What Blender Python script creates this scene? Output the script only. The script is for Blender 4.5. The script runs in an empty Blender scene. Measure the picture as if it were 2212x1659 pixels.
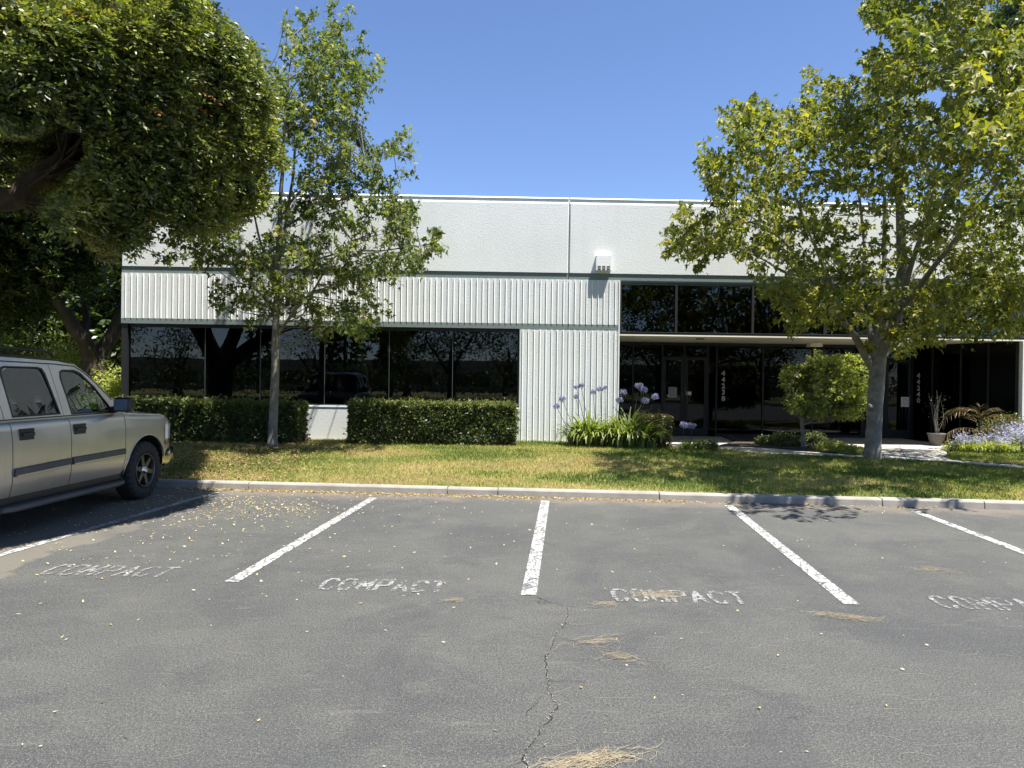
import bpy, bmesh, math, random
import numpy as np
from mathutils import Vector, Matrix, noise as mnoise

random.seed(7)
rng = np.random.default_rng(7)
S = bpy.context.scene
C = S.collection

# ------------------------------------------------------------------ camera
F, CX, CY = 1533.0, 1106.0, 829.5        # focal length and centre of a 2212 x 1659 frame
YAW, ROLL, PITCH, H = .022, .0125, -.004, 1.66
_f = np.array([math.sin(YAW), math.cos(YAW), 0.]); _r = np.array([math.cos(YAW), -math.sin(YAW), 0.]); _u = np.array([0, 0, 1.])
FW = _f*math.cos(PITCH)+_u*math.sin(PITCH); _u = _u*math.cos(PITCH)-_f*math.sin(PITCH)
RT = _r*math.cos(ROLL)+_u*math.sin(ROLL); UP = _u*math.cos(ROLL)-_r*math.sin(ROLL)
EYE = np.array([0, 0, H])
cam = bpy.data.objects.new('camera', bpy.data.cameras.new('camera'))
C.objects.link(cam)
cam.matrix_world = Matrix(((RT[0], UP[0], -FW[0], 0), (RT[1], UP[1], -FW[1], 0), (RT[2], UP[2], -FW[2], H), (0, 0, 0, 1)))
cam.data.sensor_width = 36; cam.data.lens = 36*F/2212; cam.data.clip_start = .05; cam.data.clip_end = 2000
S.camera = cam

# ------------------------------------------------------------------ sky, sun, exposure
EL, AZ = math.radians(70.5), math.radians(53)      # height of the sun; angle from the facade's normal, to the right
SUN = Vector((math.cos(EL)*math.sin(AZ), -math.cos(EL)*math.cos(AZ), math.sin(EL)))
w = bpy.data.worlds.new('World'); S.world = w; w.use_nodes = True
nt = w.node_tree; nt.nodes.clear()
sky = nt.nodes.new('ShaderNodeTexSky'); sky.sky_type = 'NISHITA'; sky.sun_disc = False
sky.sun_elevation = EL; sky.sun_rotation = math.atan2(SUN.x, SUN.y); sky.altitude = 1200
sky.air_density = 1.0; sky.dust_density = .15; sky.ozone_density = 5.0
bg = nt.nodes.new('ShaderNodeBackground'); bg.inputs[1].default_value = .077
tint = nt.nodes.new('ShaderNodeMix'); tint.data_type = 'RGBA'; tint.blend_type = 'MULTIPLY'; tint.inputs[0].default_value = 1; tint.inputs[7].default_value = (.96, .935, 1., 1)
wo = nt.nodes.new('ShaderNodeOutputWorld')
nt.links.new(sky.outputs[0], tint.inputs[6]); nt.links.new(tint.outputs[2], bg.inputs[0]); nt.links.new(bg.outputs[0], wo.inputs[0])
sun = bpy.data.objects.new('sun', bpy.data.lights.new('sun', 'SUN')); C.objects.link(sun)
sun.data.energy = 4.4; sun.data.angle = math.radians(.53); sun.data.color = (1, .955, .89)
sun.rotation_euler = SUN.to_track_quat('Z', 'Y').to_euler()
S.view_settings.view_transform = 'Standard'; S.view_settings.look = 'None'
S.view_settings.exposure = 1.44; S.view_settings.gamma = 1; S.view_settings.use_curve_mapping = False
S.render.engine = 'CYCLES'
S.cycles.max_bounces = 8; S.cycles.transparent_max_bounces = 12; S.cycles.use_denoising = True
S.cycles.diffuse_bounces = 4; S.cycles.glossy_bounces = 4; S.cycles.caustics_reflective = False; S.cycles.caustics_refractive = False

# ------------------------------------------------------------------ survey: a photo point met on a plane of the place
def ray(px, py): return FW+RT*(px-CX)/F+UP*(CY-py)/F
def onz(px, py, z=0.):
    d = ray(px, py); return Vector(EYE+d*((z-H)/d[2]))
def ony(px, py, y):
    d = ray(px, py); return Vector(EYE+d*(y/d[1]))
def proj(p):
    v = np.asarray(p)-EYE; k = v@FW
    return CX+F*(v@RT)/k, CY-F*(v@UP)/k

# ------------------------------------------------------------------ object helpers
WORLD = set()        # things whose parts are laid out in place coordinates
def link(o, parent=None, label=None, cat=None, group=None, kind=None):
    if o.name not in C.objects: C.objects.link(o)
    if parent is not None:
        o.parent = parent
        if parent.name in WORLD: o.matrix_parent_inverse = parent.matrix_basis.inverted()
    if label: o['label'] = label
    if cat: o['category'] = cat
    if group: o['group'] = group
    if kind: o['kind'] = kind
    return o
def empty(name, loc=(0, 0, 0), rz=0., world=True, **k):
    o = bpy.data.objects.new(name, None); o.location = loc; o.rotation_euler = (0, 0, rz); o.empty_display_size = .2
    link(o, **k)
    if world: WORLD.add(o.name)
    return o
def mesh(name, V, Fc, m=None, smooth=False, **k):
    me = bpy.data.meshes.new(name); me.from_pydata([tuple(v) for v in V], [], Fc); me.validate()
    if m: me.materials.append(m)
    if smooth: me.shade_smooth()
    return link(bpy.data.objects.new(name, me), **k)
def bmobj(name, bm, m, smooth=False, **k):
    me = bpy.data.meshes.new(name); bmesh.ops.recalc_face_normals(bm, faces=bm.faces[:]); bm.to_mesh(me); bm.free()
    if isinstance(m, (list, tuple)):
        for x in m: me.materials.append(x)
    else: me.materials.append(m)
    if smooth: me.shade_smooth()
    return link(bpy.data.objects.new(name, me), **k)
def bx(bm, x0, x1, y0, y1, z0, z1, bev=0., M=None):
    r = bmesh.ops.create_cube(bm, size=1)
    mm = Matrix.Translation(((x0+x1)/2, (y0+y1)/2, (z0+z1)/2)) @ Matrix.Diagonal((abs(x1-x0), abs(y1-y0), abs(z1-z0), 1))
    bmesh.ops.transform(bm, matrix=mm, verts=r['verts'])
    if bev:
        es = list({e for v in r['verts'] for e in v.link_edges})
        rr = bmesh.ops.bevel(bm, geom=es, offset=bev, segments=2, affect='EDGES', profile=.6)
        vs = [v for v in rr['verts']]
    else: vs = r['verts']
    if M is not None: bmesh.ops.transform(bm, matrix=M, verts=list({v for f in (rr['faces'] if bev else [f for v in vs for f in v.link_faces]) for v in f.verts}|set(vs)))
def box(name, x0, x1, y0, y1, z0, z1, m, bev=0., **k):
    bm = bmesh.new(); bx(bm, x0, x1, y0, y1, z0, z1, bev); return bmobj(name, bm, m, **k)
def prism(name, pts, z0, z1, m, **k):           # outline in plan, extruded upwards
    n = len(pts); V = [(p[0], p[1], z0) for p in pts]+[(p[0], p[1], z1) for p in pts]
    bm = bmesh.new(); vs = [bm.verts.new(v) for v in V]
    bm.faces.new(vs[:n]); bm.faces.new(vs[n:])
    for i in range(n): bm.faces.new((vs[i], vs[(i+1) % n], vs[n+(i+1) % n], vs[n+i]))
    bmesh.ops.triangulate(bm, faces=[f for f in bm.faces if len(f.verts) > 4])
    return bmobj(name, bm, m, **k)
def tube_data(pts, rad, n=8, V=None, Fc=None, cap=True):
    V = [] if V is None else V; Fc = [] if Fc is None else Fc
    pts = [Vector(p) for p in pts]; b0 = len(V); ref = None
    for i, p in enumerate(pts):
        t = (pts[min(i+1, len(pts)-1)]-pts[max(i-1, 0)]).normalized()
        if ref is None: ref = t.orthogonal().normalized()
        ref = (ref-t*ref.dot(t)).normalized(); b = t.cross(ref)
        r = rad[i] if hasattr(rad, '__len__') else rad
        for k in range(n):
            a = 2*math.pi*k/n; V.append(p+ref*(r*math.cos(a))+b*(r*math.sin(a)))
    for i in range(len(pts)-1):
        for k in range(n):
            a = b0+i*n+k; c = b0+i*n+(k+1) % n; Fc.append((a, c, c+n, a+n))
    if cap:
        Fc.append(tuple(b0+k for k in range(n))[::-1]); Fc.append(tuple(b0+(len(pts)-1)*n+k for k in range(n)))
    return V, Fc
def smooth_line(pts, rad, sub=4, jit=0.):
    P = [Vector(p) for p in pts]; out = []; ro = []
    for i in range(len(P)-1):
        p0 = P[max(i-1, 0)]; p1 = P[i]; p2 = P[i+1]; p3 = P[min(i+2, len(P)-1)]
        for s in range(sub):
            t = s/sub
            q = .5*((2*p1)+(p2-p0)*t+(2*p0-5*p1+4*p2-p3)*t*t+(3*p1-p0-3*p2+p3)*t**3)
            if jit: q = q+mnoise.noise_vector(q*1.7)*jit
            out.append(q); ro.append(rad[i]*(1-t)+rad[i+1]*t)
    out.append(P[-1]); ro.append(rad[-1]); return out, ro
def lathe(prof, n=32, axis='x'):                # prof: (radius, along)
    V, Fc = [], []
    for r, h in prof:
        for k in range(n):
            a = 2*math.pi*k/n; c, s = r*math.cos(a), r*math.sin(a)
            V.append((h, c, s) if axis == 'x' else (c, s, h))
    for i in range(len(prof)-1):
        for k in range(n):
            a = i*n+k; b = i*n+(k+1) % n; Fc.append((a, b, b+n, a+n))
    return V, Fc
def inside(poly, x, y):
    c = False; j = len(poly)-1
    for i in range(len(poly)):
        xi, yi = poly[i][0], poly[i][1]; xj, yj = poly[j][0], poly[j][1]
        if (yi > y) != (yj > y) and x < (xj-xi)*(y-yi)/(yj-yi)+xi: c = not c
        j = i
    return c
def inside_np(poly, x, y):
    c = np.zeros(len(x), bool); j = len(poly)-1
    for i in range(len(poly)):
        xi, yi = poly[i][0], poly[i][1]; xj, yj = poly[j][0], poly[j][1]
        if yi != yj: c ^= ((yi > y) != (yj > y)) & (x < (xj-xi)*(y-yi)/(yj-yi)+xi)
        j = i
    return c

# ------------------------------------------------------------------ materials
class N:
    def __init__(s, name):
        s.m = bpy.data.materials.new(name); s.m.use_nodes = True; s.t = s.m.node_tree; s.t.nodes.clear()
        s.out = s.t.nodes.new('ShaderNodeOutputMaterial')
    def n(s, typ, ins=None, **at):
        x = s.t.nodes.new('ShaderNode'+typ)
        for k, v in at.items(): setattr(x, k, v)
        for k, v in (ins or {}).items():
            if isinstance(v, bpy.types.NodeSocket): s.t.links.new(v, x.inputs[k])
            else: x.inputs[k].default_value = v
        return x
    def pos(s):
        if not hasattr(s, '_p'): s._p = s.n('NewGeometry').outputs['Position']
        return s._p
    def objpos(s):
        if not hasattr(s, '_o'): s._o = s.n('TexCoord').outputs['Object']
        return s._o
    def scaled(s, v, sc): return s.n('Mapping', {0: v, 'Scale': sc}).outputs[0]
    def noise(s, scale, detail=4, rough=.55, vec=None, dist=0.):
        return s.n('TexNoise', {'Vector': vec if vec is not None else s.pos(), 'Scale': scale, 'Detail': detail, 'Roughness': rough, 'Distortion': dist}).outputs['Fac']
    def ramp(s, fac, stops):
        r = s.n('ValToRGB', {0: fac}); cr = r.color_ramp
        while len(cr.elements) < len(stops): cr.elements.new(.5)
        for e, (p, c) in zip(cr.elements, stops):
            e.position = p; e.color = (c, c, c, 1) if not hasattr(c, '__len__') else (*c, 1)
        return r.outputs[0]
    def mix(s, fac, a, b, mode='MIX'):
        x = s.n('Mix', data_type='RGBA', blend_type=mode)
        for i, v in ((0, fac), (6, a), (7, b)):
            if isinstance(v, bpy.types.NodeSocket): s.t.links.new(v, x.inputs[i])
            elif i == 0: x.inputs[0].default_value = v
            else: x.inputs[i].default_value = (*v, 1) if len(v) == 3 else v
        return x.outputs[2]
    def math(s, op, a, b=0.): return s.n('Math', {0: a, 1: b}, operation=op).outputs[0]
    def bump(s, h, strength=.3, dist=.01): return s.n('Bump', {'Height': h, 'Strength': strength, 'Distance': dist}).outputs[0]
    def bsdf(s, col, rough=.6, normal=None, **k):
        ins = {'Base Color': (*col, 1) if isinstance(col, tuple) else col, 'Roughness': rough}
        if normal is not None: ins['Normal'] = normal
        ins.update(k); b = s.n('BsdfPrincipled', ins); return b.outputs[0]
    def done(s, sh): s.t.links.new(sh, s.out.inputs[0]); return s.m
def simple(name, col, rough=.6, var=.12, scale=6., bump=0., bscale=60., **k):
    x = N(name); v = x.noise(scale, 5)
    lo = tuple(c*(1-var) for c in col); hi = tuple(min(1, c*(1+var)) for c in col)
    c = x.ramp(v, [(.3, lo), (.7, hi)])
    nrm = x.bump(x.noise(bscale, 4), bump, .01) if bump else None
    return x.done(x.bsdf(c, rough, nrm, **k))

def make_stucco(name, col, bscale=22., strength=.55, rough=.8):
    x = N(name); base = x.noise(.7, 5, .6)
    streak = x.noise(1.0, 4, .6, vec=x.scaled(x.pos(), (3.0, 3.0, .35)))
    c = x.ramp(base, [(.3, tuple(a*.94 for a in col)), (.7, tuple(min(.9, a*1.03) for a in col))])
    c = x.mix(x.ramp(streak, [(.52, 0.), (.8, .30)]), c, tuple(a*.80 for a in col))
    fine = x.noise(60, 3)
    c = x.mix(x.ramp(fine, [(.35, .12), (.6, 0.)]), c, tuple(a*.7 for a in col))
    h = x.math('ADD', x.noise(bscale, 3, .6), x.math('MULTIPLY', x.noise(bscale*4, 3), .4))
    return x.done(x.bsdf(c, rough, x.bump(h, strength, .02)))
M_WALL = make_stucco('painted_stucco', (.755, .775, .742), 26., .26)
M_TRIMW = make_stucco('painted_trim', (.82, .83, .81), 30, .15)
M_BAND = make_stucco('green_grey_band', (.175, .215, .205), 30, .2)
def make_rough_plank():
    x = N('fractured_concrete'); p = x.pos()
    wob = x.noise(2.0, 3, .5, vec=x.scaled(p, (7.2, 1, .0)))              # differs from plank to plank
    st = x.noise(1.0, 4, .65, vec=x.scaled(p, (9, 9, 60)))
    c = x.ramp(x.noise(1.2, 4), [(.3, (.61, .635, .615)), (.7, (.71, .73, .71))])
    dark = x.math('MULTIPLY', x.ramp(st, [(.56, 0.), (.68, .55)]), x.ramp(wob, [(.42, .1), (.62, 1.)]))
    c = x.mix(dark, c, (.42, .45, .45))
    grime = x.noise(3.0, 5, .6, vec=x.scaled(p, (6, 1, 1.2)))
    c = x.mix(x.ramp(grime, [(.58, 0.), (.78, .45)]), c, (.50, .52, .51))
    return x.done(x.bsdf(c, .85, x.bump(x.math('MULTIPLY', st, x.ramp(wob, [(.4, .25), (.65, 1.)])), .8, .02)))
M_PLANK = make_rough_plank()
def make_asphalt():
    x = N('old_asphalt'); p = x.pos()
    big = x.noise(.28, 5, .6); mid = x.noise(1.6, 6, .65); fine = x.noise(75, 4, .75); grit = x.noise(170, 2, .6)
    c = x.ramp(big, [(.33, (.050, .053, .051)), (.47, (.068, .0705, .065)), (.60, (.080, .081, .073)), (.72, (.098, .096, .083))])
    c = x.mix(x.ramp(mid, [(.47, 0.), (.70, .6)]), c, (.108, .106, .093))
    c = x.mix(x.ramp(x.noise(.75, 6, .7, dist=.8), [(.40, .75), (.50, 0.)]), c, (.046, .048, .049))
    # grit: light stones worn clear of the binder
    c = x.mix(x.ramp(fine, [(.42, .75), (.50, 0.)]), c, (.026, .0275, .026))
    c = x.mix(x.ramp(fine, [(.56, 0.), (.68, .75)]), c, (.20, .198, .182))
    c = x.mix(x.ramp(grit, [(.60, 0.), (.68, .8)]), c, (.36, .35, .32))
    # distance in front of the kerb: dusty unsealed strip, edge of the seal coat wanders
    s = x.n('SeparateXYZ', {0: p}); d = x.math('SUBTRACT', x.math('SUBTRACT', 10.21, x.math('MULTIPLY', s.outputs[0], .106)), s.outputs[1])
    dn = x.math('ADD', d, x.math('MULTIPLY', x.math('SUBTRACT', mid, .5), 1.5))
    dust = x.ramp(dn, [(.22, 1.), (.62, .0)])
    c = x.mix(x.math('MULTIPLY', dust, .75), c, (.165, .140, .112))
    lx = x.math('SUBTRACT', x.math('ADD', -4.22, x.math('MULTIPLY', s.outputs[1], .02)), s.outputs[0])
    lx = x.math('ADD', lx, x.math('MULTIPLY', x.math('SUBTRACT', x.noise(1.1, 4, .6), .5), .9))
    un = x.math('MULTIPLY', x.ramp(x.math('ADD', lx, .5), [(.47, 0.), (.53, 1.)]), x.ramp(x.math('SUBTRACT', x.math('ADD', s.outputs[1], mid), 5.3), [(.0, 0.), (.4, 1.)]))
    c = x.mix(x.math('MULTIPLY', un, .7), c, (.160, .145, .115))
    # scratches and sweepings in long streaks
    st = x.noise(1., 5, .7, vec=x.scaled(p, (3.5, 22, 1)), dist=1.2)
    c = x.mix(x.ramp(st, [(.57, 0.), (.72, .42)]), c, (.17, .16, .14))
    # oil darkening in the middle of bays
    oil = x.noise(.9, 4, .5, vec=x.scaled(p, (1, .6, 1)))
    c = x.mix(x.ramp(oil, [(.30, .5), (.44, 0.)]), c, (.043, .044, .048))
    h = x.math('ADD', fine, x.math('MULTIPLY', grit, .6))
    return x.done(x.bsdf(c, .82, x.bump(h, .8, .012)))
M_ASPH = make_asphalt()
def make_paint(name, worn, crack=False, k=1.):
    x = N(name); p = x.pos()
    n1 = x.noise(38, 5, .7); n2 = x.noise(5, 4, .6)
    c = x.ramp(x.noise(9, 4), [(.3, (.33*k, .33*k, .31*k)), (.7, (.48*k, .48*k, .46*k))])
    if crack:
        v = x.n('TexVoronoi', {'Vector': x.n('Mapping', {0: x.mix(.12, p, x.n('TexNoise', {'Vector': p, 'Scale': 6.}).outputs['Color']), 'Scale': (1, 1, 1)}).outputs[0], 'Scale': 13.}, feature='DISTANCE_TO_EDGE').outputs[0]
        gate = x.ramp(x.noise(4., 3), [(.30, 0.), (.40, 1.)])
        c = x.mix(x.math('MULTIPLY', x.ramp(v, [(.03, .95), (.10, 0.)]), gate), c, (.10, .10, .10))
    hole = x.ramp(x.math('ADD', x.math('MULTIPLY', n1, .65), x.math('MULTIPLY', n2, .35)), [(worn, 0.), (worn+.06, 1.)])
    c = x.mix(x.ramp(n1, [(.35, .35), (.5, 0.)]), c, (.35, .34, .32))
    sh = x.n('MixShader', {0: hole, 1: x.n('BsdfTransparent').outputs[0], 2: x.bsdf(c, .75)})
    return x.done(sh.outputs[0])
M_LINE = make_paint('line_paint', .41, True); M_WORD = make_paint('worn_line_paint', .465, k=.56)
M_WORD2 = make_paint('very_worn_line_paint', .462, k=.52)
M_CONC = simple('kerb_concrete', (.29, .272, .235), .85, .2, 3, .5, 90)
M_PATH = simple('path_concrete', (.40, .375, .33), .85, .1, 2, .3, 120)
M_SOIL = simple('bed_soil', (.055, .042, .03), .95, .4, 8, .9, 60)
M_TERRAIN = simple('dry_terrain', (.14, .12, .08), .95, .3, .3)
M_SOFFIT = simple('soffit_paint', (.86, .81, .68), .8, .05, 2)
M_DARKMETAL = simple('dark_bronze_frame', (.008, .009, .010), .6, .1, 5)
M_GREYMETAL = simple('grey_metal', (.11, .12, .12), .45, .1, 5, Metallic=.6)
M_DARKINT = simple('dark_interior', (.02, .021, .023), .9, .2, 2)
M_CURTAIN = simple('teal_curtain', (.17, .25, .28), .9, .25, 3)
M_DIGIT = simple('grey_vinyl_digit', (.42, .42, .40), .6, .08, 20)
M_PAPER = simple('notice_paper', (.75, .74, .70), .8, .04, 10)
M_PAPERG = simple('grey_notice_paper', (.30, .30, .30), .8, .08, 20)
M_INK = simple('printed_ink', (.08, .08, .08), .8, .05, 20)
M_CRACK = simple('crack_shadow', (.008, .008, .008), 1, .2, 20)
M_STRAW = simple('dry_straw', (.30, .25, .165), .8, .3, 40)
M_CLAY = simple('clay_pot', (.13, .12, .11), .8, .2, 20)
def make_glass(name, tint, refl=1.5, rough=.0, wave=True):
    x = N(name)
    fr = x.n('Fresnel', {'IOR': refl})
    nrm = x.bump(x.noise(.9, 2), .04, .05) if wave else None
    g = x.n('BsdfGlossy', {'Color': (.9, .95, 1, 1), 'Roughness': rough})
    if wave: x.t.links.new(nrm, g.inputs['Normal'])
    t = x.n('BsdfTransparent', {'Color': (*tint, 1)})
    return x.done(x.n('MixShader', {0: fr.outputs[0], 1: t.outputs[0], 2: g.outputs[0]}).outputs[0])
M_GLASS = make_glass('tinted_window_glass', (.24, .26, .27), 1.55)
M_GLASSD = make_glass('dark_entrance_glass', (.05, .052, .056), 1.36)
M_CARGLASS = make_glass('vehicle_front_glass', (.38, .45, .40), 1.6, wave=False)
M_CARGLASSD = make_glass('vehicle_privacy_glass', (.05, .05, .055), 1.6, wave=False)

def make_leaf(name, stops, trans=.35, rough=.45, spec=.5, tstops=None):
    x = N(name); a = x.n('Attribute', attribute_name='rnd').outputs['Fac']
    c = x.ramp(a, stops)
    b = x.bsdf(c, rough, None, **{'Specular IOR Level': spec})
    tc = x.mix(.5, c, x.mix(1., c, (1.3, 1.5, .35), 'MULTIPLY'))
    t = x.n('BsdfTranslucent', {'Color': x.mix(1., c, (1.7, 1.9, .55), 'MULTIPLY')})
    return x.done(x.n('MixShader', {0: trans, 1: b, 2: t.outputs[0]}).outputs[0])
L_MAPLE = make_leaf('maple_leaf', [(0, (.055, .082, .030)), (.5, (.135, .165, .048)), (.82, (.27, .275, .085)), (.97, (.34, .30, .10)), (1, (.34, .28, .14))], .38, .5, .3)
L_MAPLE2 = make_leaf('broad_maple_leaf', [(0, (.06, .085, .024)), (.42, (.165, .18, .038)), (.75, (.32, .295, .055)), (.97, (.38, .34, .07)), (1, (.34, .29, .10))], .34, .5, .3)
L_PINN = make_leaf('pinnate_leaf', [(0, (.028, .042, .016)), (.38, (.095, .118, .032)), (.75, (.28, .285, .065)), (.985, (.34, .32, .08)), (1, (.25, .12, .06))], .28, .42, .5)
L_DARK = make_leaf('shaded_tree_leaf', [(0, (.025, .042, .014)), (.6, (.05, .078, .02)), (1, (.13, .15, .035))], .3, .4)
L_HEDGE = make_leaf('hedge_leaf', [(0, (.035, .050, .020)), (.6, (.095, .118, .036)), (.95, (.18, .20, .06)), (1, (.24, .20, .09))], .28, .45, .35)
L_HEDGER = make_leaf('red_tipped_hedge_leaf', [(0, (.045, .06, .02)), (.5, (.09, .10, .03)), (.8, (.18, .14, .05)), (1, (.28, .16, .08))], .25, .45)
L_SHRUB = make_leaf('pale_shrub_leaf', [(0, (.10, .13, .035)), (.5, (.30, .32, .085)), (1, (.52, .52, .20))], .4, .45)
L_STRAP = make_leaf('strap_leaf', [(0, (.06, .09, .022)), (.5, (.17, .21, .055)), (1, (.40, .42, .16))], .3, .35)
L_GRASS = make_leaf('lawn_blade', [(0, (.07, .12, .02)), (.4, (.15, .20, .035)), (.62, (.33, .32, .09)), (.8, (.48, .41, .17)), (.93, (.50, .38, .20)), (1, (.36, .23, .12))], .3, .55, .3)
L_LITTER = make_leaf('fallen_leaf', [(0, (.20, .12, .05)), (.5, (.42, .30, .13)), (.85, (.52, .43, .22)), (1, (.52, .50, .38))], .15, .7, .3)
L_BROWN = make_leaf('brown_leaf_litter', [(0, (.09, .055, .03)), (.6, (.20, .13, .07)), (1, (.40, .29, .16))], .1, .8, .2)
L_BLUE = make_leaf('blue_petal', [(0, (.13, .13, .36)), (.5, (.24, .23, .52)), (1, (.44, .42, .70))], .3, .6, .3)
L_PALEBLUE = make_leaf('pale_blue_petal', [(0, (.22, .21, .46)), (.5, (.38, .36, .64)), (1, (.56, .54, .80))], .3, .6, .3)
L_REDFROND = make_leaf('reddish_frond', [(0, (.06, .06, .02)), (.4, (.14, .09, .04)), (.75, (.24, .15, .08)), (1, (.40, .30, .18))], .25, .5)
def make_bark(name, c0, c1, sc=(14, 14, 3), st=.7):
    x = N(name); p = x.objpos(); n = x.noise(1., 6, .65, vec=x.scaled(p, sc)); b = x.noise(3., 4)
    c = x.ramp(n, [(.3, c0), (.7, c1)]); c = x.mix(x.ramp(b, [(.5, 0.), (.7, .6)]), c, tuple(v*.6 for v in c0))
    return x.done(x.bsdf(c, .9, x.bump(n, st, .03)))
B_MAPLE = make_bark('smooth_grey_bark', (.13, .12, .10), (.27, .255, .22), (9, 9, 12), .3)
B_DARK = make_bark('rough_dark_bark', (.040, .030, .022), (.11, .085, .06), (10, 10, 3), 1.)
B_DARK2 = make_bark('very_rough_bark', (.03, .024, .018), (.085, .065, .045))

# ------------------------------------------------------------------ leaves in bulk
def unit(a): return a/np.maximum(np.linalg.norm(a, axis=-1, keepdims=True), 1e-9)
T_MAPLE = (np.array([[0, 0, 0], [.28, .50, -.06], [.46, .17, .03], [1, 0, -.18], [.46, -.17, .03], [.28, -.50, -.06]]), [(0, 2, 1), (0, 3, 2), (0, 4, 3), (0, 5, 4)])
T_OVAL = (np.array([[0, 0, 0], [.45, .24, -.03], [1, 0, -.10], [.45, -.24, -.03]]), [(0, 2, 1), (0, 3, 2)])
T_LANCE = (np.array([[0, 0, 0], [.45, .235, -.02], [1, 0, -.10], [.45, -.235, -.02]]), [(0, 2, 1), (0, 3, 2)])
def leaves(name, pos, dirs, nrm, size, rnd, mat, T=T_MAPLE, **k):
    """one real leaf per row: pos, direction of its midrib, its upper side, length"""
    Vt, Ft = T; n, kv = len(pos), len(Vt)
    u = unit(dirs); w_ = unit(nrm-u*np.sum(nrm*u, 1, keepdims=True)); v = np.cross(w_, u)
    s = np.asarray(size).reshape(-1, 1, 1)*np.ones((n, 1, 1))
    P = pos[:, None, :]+s*(Vt[None, :, 0:1]*u[:, None, :]+Vt[None, :, 1:2]*v[:, None, :]+Vt[None, :, 2:3]*w_[:, None, :])
    P = P.reshape(-1, 3)
    Fa = np.array(Ft, dtype=np.int64); nf = len(Fa)
    idx = (Fa[None]+np.arange(n)[:, None, None]*kv).reshape(-1)
    me = bpy.data.meshes.new(name); me.vertices.add(len(P)); me.vertices.foreach_set('co', P.astype(np.float32).ravel())
    me.loops.add(len(idx)); me.loops.foreach_set('vertex_index', idx.astype(np.int32))
    me.polygons.add(n*nf); me.polygons.foreach_set('loop_start', (np.arange(n*nf)*3).astype(np.int32))
    me.update(calc_edges=True)
    at = me.attributes.new('rnd', 'FLOAT', 'FACE'); at.data.foreach_set('value', np.repeat(np.clip(rnd, 0, 1), nf).astype(np.float32))
    me.materials.append(mat)
    return link(bpy.data.objects.new(name, me), **k)
def rdir(n):
    return unit(rng.normal(size=(n, 3)))
def twig_leaves(base, dirs, length, per, spread=.05, droop=.5, up=.9):
    """per leaves along each twig (base + dirs*length): positions, directions, normals"""
    n = len(base); t = rng.uniform(.1, 1.05, (n, per, 1)); L = np.asarray(length).reshape(-1, 1, 1)
    p = base[:, None]+dirs[:, None]*L*t+rng.normal(size=(n, per, 3))*spread
    p[..., 2] -= .12*(t[..., 0]**2)*L[..., 0]
    d = unit(dirs[:, None]*.6+rng.normal(size=(n, per, 3))*.75+np.array([0, 0, -droop]))
    nr = unit(np.array([0, 0, up*.6])+rng.normal(size=(n, per, 3))*.75)
    return p.reshape(-1, 3), d.reshape(-1, 3), nr.reshape(-1, 3)

def ellipse_twigs(ells, Yc, centre, Rpx, depth, dens, area=55., fwd=None):
    """photo outline cells -> twig bases in space; each cell gets its own distance inside the crown's depth"""
    B, D, cells = [], [], []
    for e in ells:
        x, y, rx, ry = e[:4]; k = e[4] if len(e) > 4 else 1.
        q = ((x-centre[0])/Rpx[0])**2+((y-centre[1])/Rpx[1])**2
        dm = depth*math.sqrt(max(.06, 1-min(q, 1)))
        n = max(3, int(dens*k*math.pi*rx*ry/area)); sub = max(1, int(math.pi*rx*ry/700))
        offs = rng.uniform(-dm, dm, sub)
        for i in range(n):
            a = rng.uniform(0, 2*math.pi); r = math.sqrt(rng.uniform(0, 1))
            j = int(rng.integers(sub)); Y = Yc+offs[j]+rng.normal()*.22-(fwd(x, y) if fwd else 0)
            top = ony(x, y, Yc).z; Y = min(Y, 16.45-max(0, top)*.17) if top < 8 else Y     # clear of the facade
            p = ony(x+rx*r*math.cos(a), y+ry*r*math.sin(a), Y)
            B.append(p); cells.append(e)
        for j in range(sub): pass
    return np.array([list(b) for b in B])

def tree_frame(name, limbs, bark, parent, n=9, sub=4, jit=.03):
    """limbs: list of (points, radii); first is the trunk"""
    lines = []
    for i, (pts, rad) in enumerate(limbs):
        P, r = smooth_line(pts, rad, sub, jit if i else jit*.4)
        if i == 0: r[0] *= 1.45; r[1] *= 1.12
        V, Fc = tube_data(P, r, n if i == 0 else 7)
        mesh('trunk' if i == 0 else 'limb', V, Fc, bark, True, parent=parent); lines += list(zip(P, r))
    return lines
def twig_mesh(parent, lines, tips, bark, r0=.012, nmax=260):
    """thin branches from the nearest point of the limbs to the leaf masses"""
    LP = np.array([list(p) for p, r in lines]); V, Fc = [], []
    idx = rng.permutation(len(tips))[:nmax]
    for i in idx:
        t = tips[i]; d = np.linalg.norm(LP-t, axis=1)+np.maximum(0, LP[:, 2]-t[2]+.3)*1.5
        b = LP[int(np.argmin(d))]
        if np.linalg.norm(b-t) > 1.5: continue
        mid = (b+t)/2+np.array([0, 0, -.08*np.linalg.norm(b-t)])+rng.normal(size=3)*.05
        P, r = smooth_line([b, mid, t], [r0*1.6, r0, .004], 3, .02); tube_data(P, r, 4, V, Fc, False)
    return mesh('twigs', V, Fc, bark, True, parent=parent, kind='stuff')

# ================================================================== GROUND
KS = -.106                                             # the kerb's slope in plan
def kerb_y(x): return 10.21+KS*x                       # its face
kd = Vector((1, KS, 0)).normalized(); kn = Vector((-kd.y, kd.x, 0))   # along, away from the lot
terrain = prism('terrain', [(-500, -500), (500, -500), (500, 700), (-500, 700)], -.6, -.05, M_TERRAIN, kind='structure')
lot = prism('parking_lot', [(-60, -45), (60, -45), (60, kerb_y(60)+.02), (-60, kerb_y(-60)+.02)], -.045, 0., M_ASPH, kind='structure')

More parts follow.
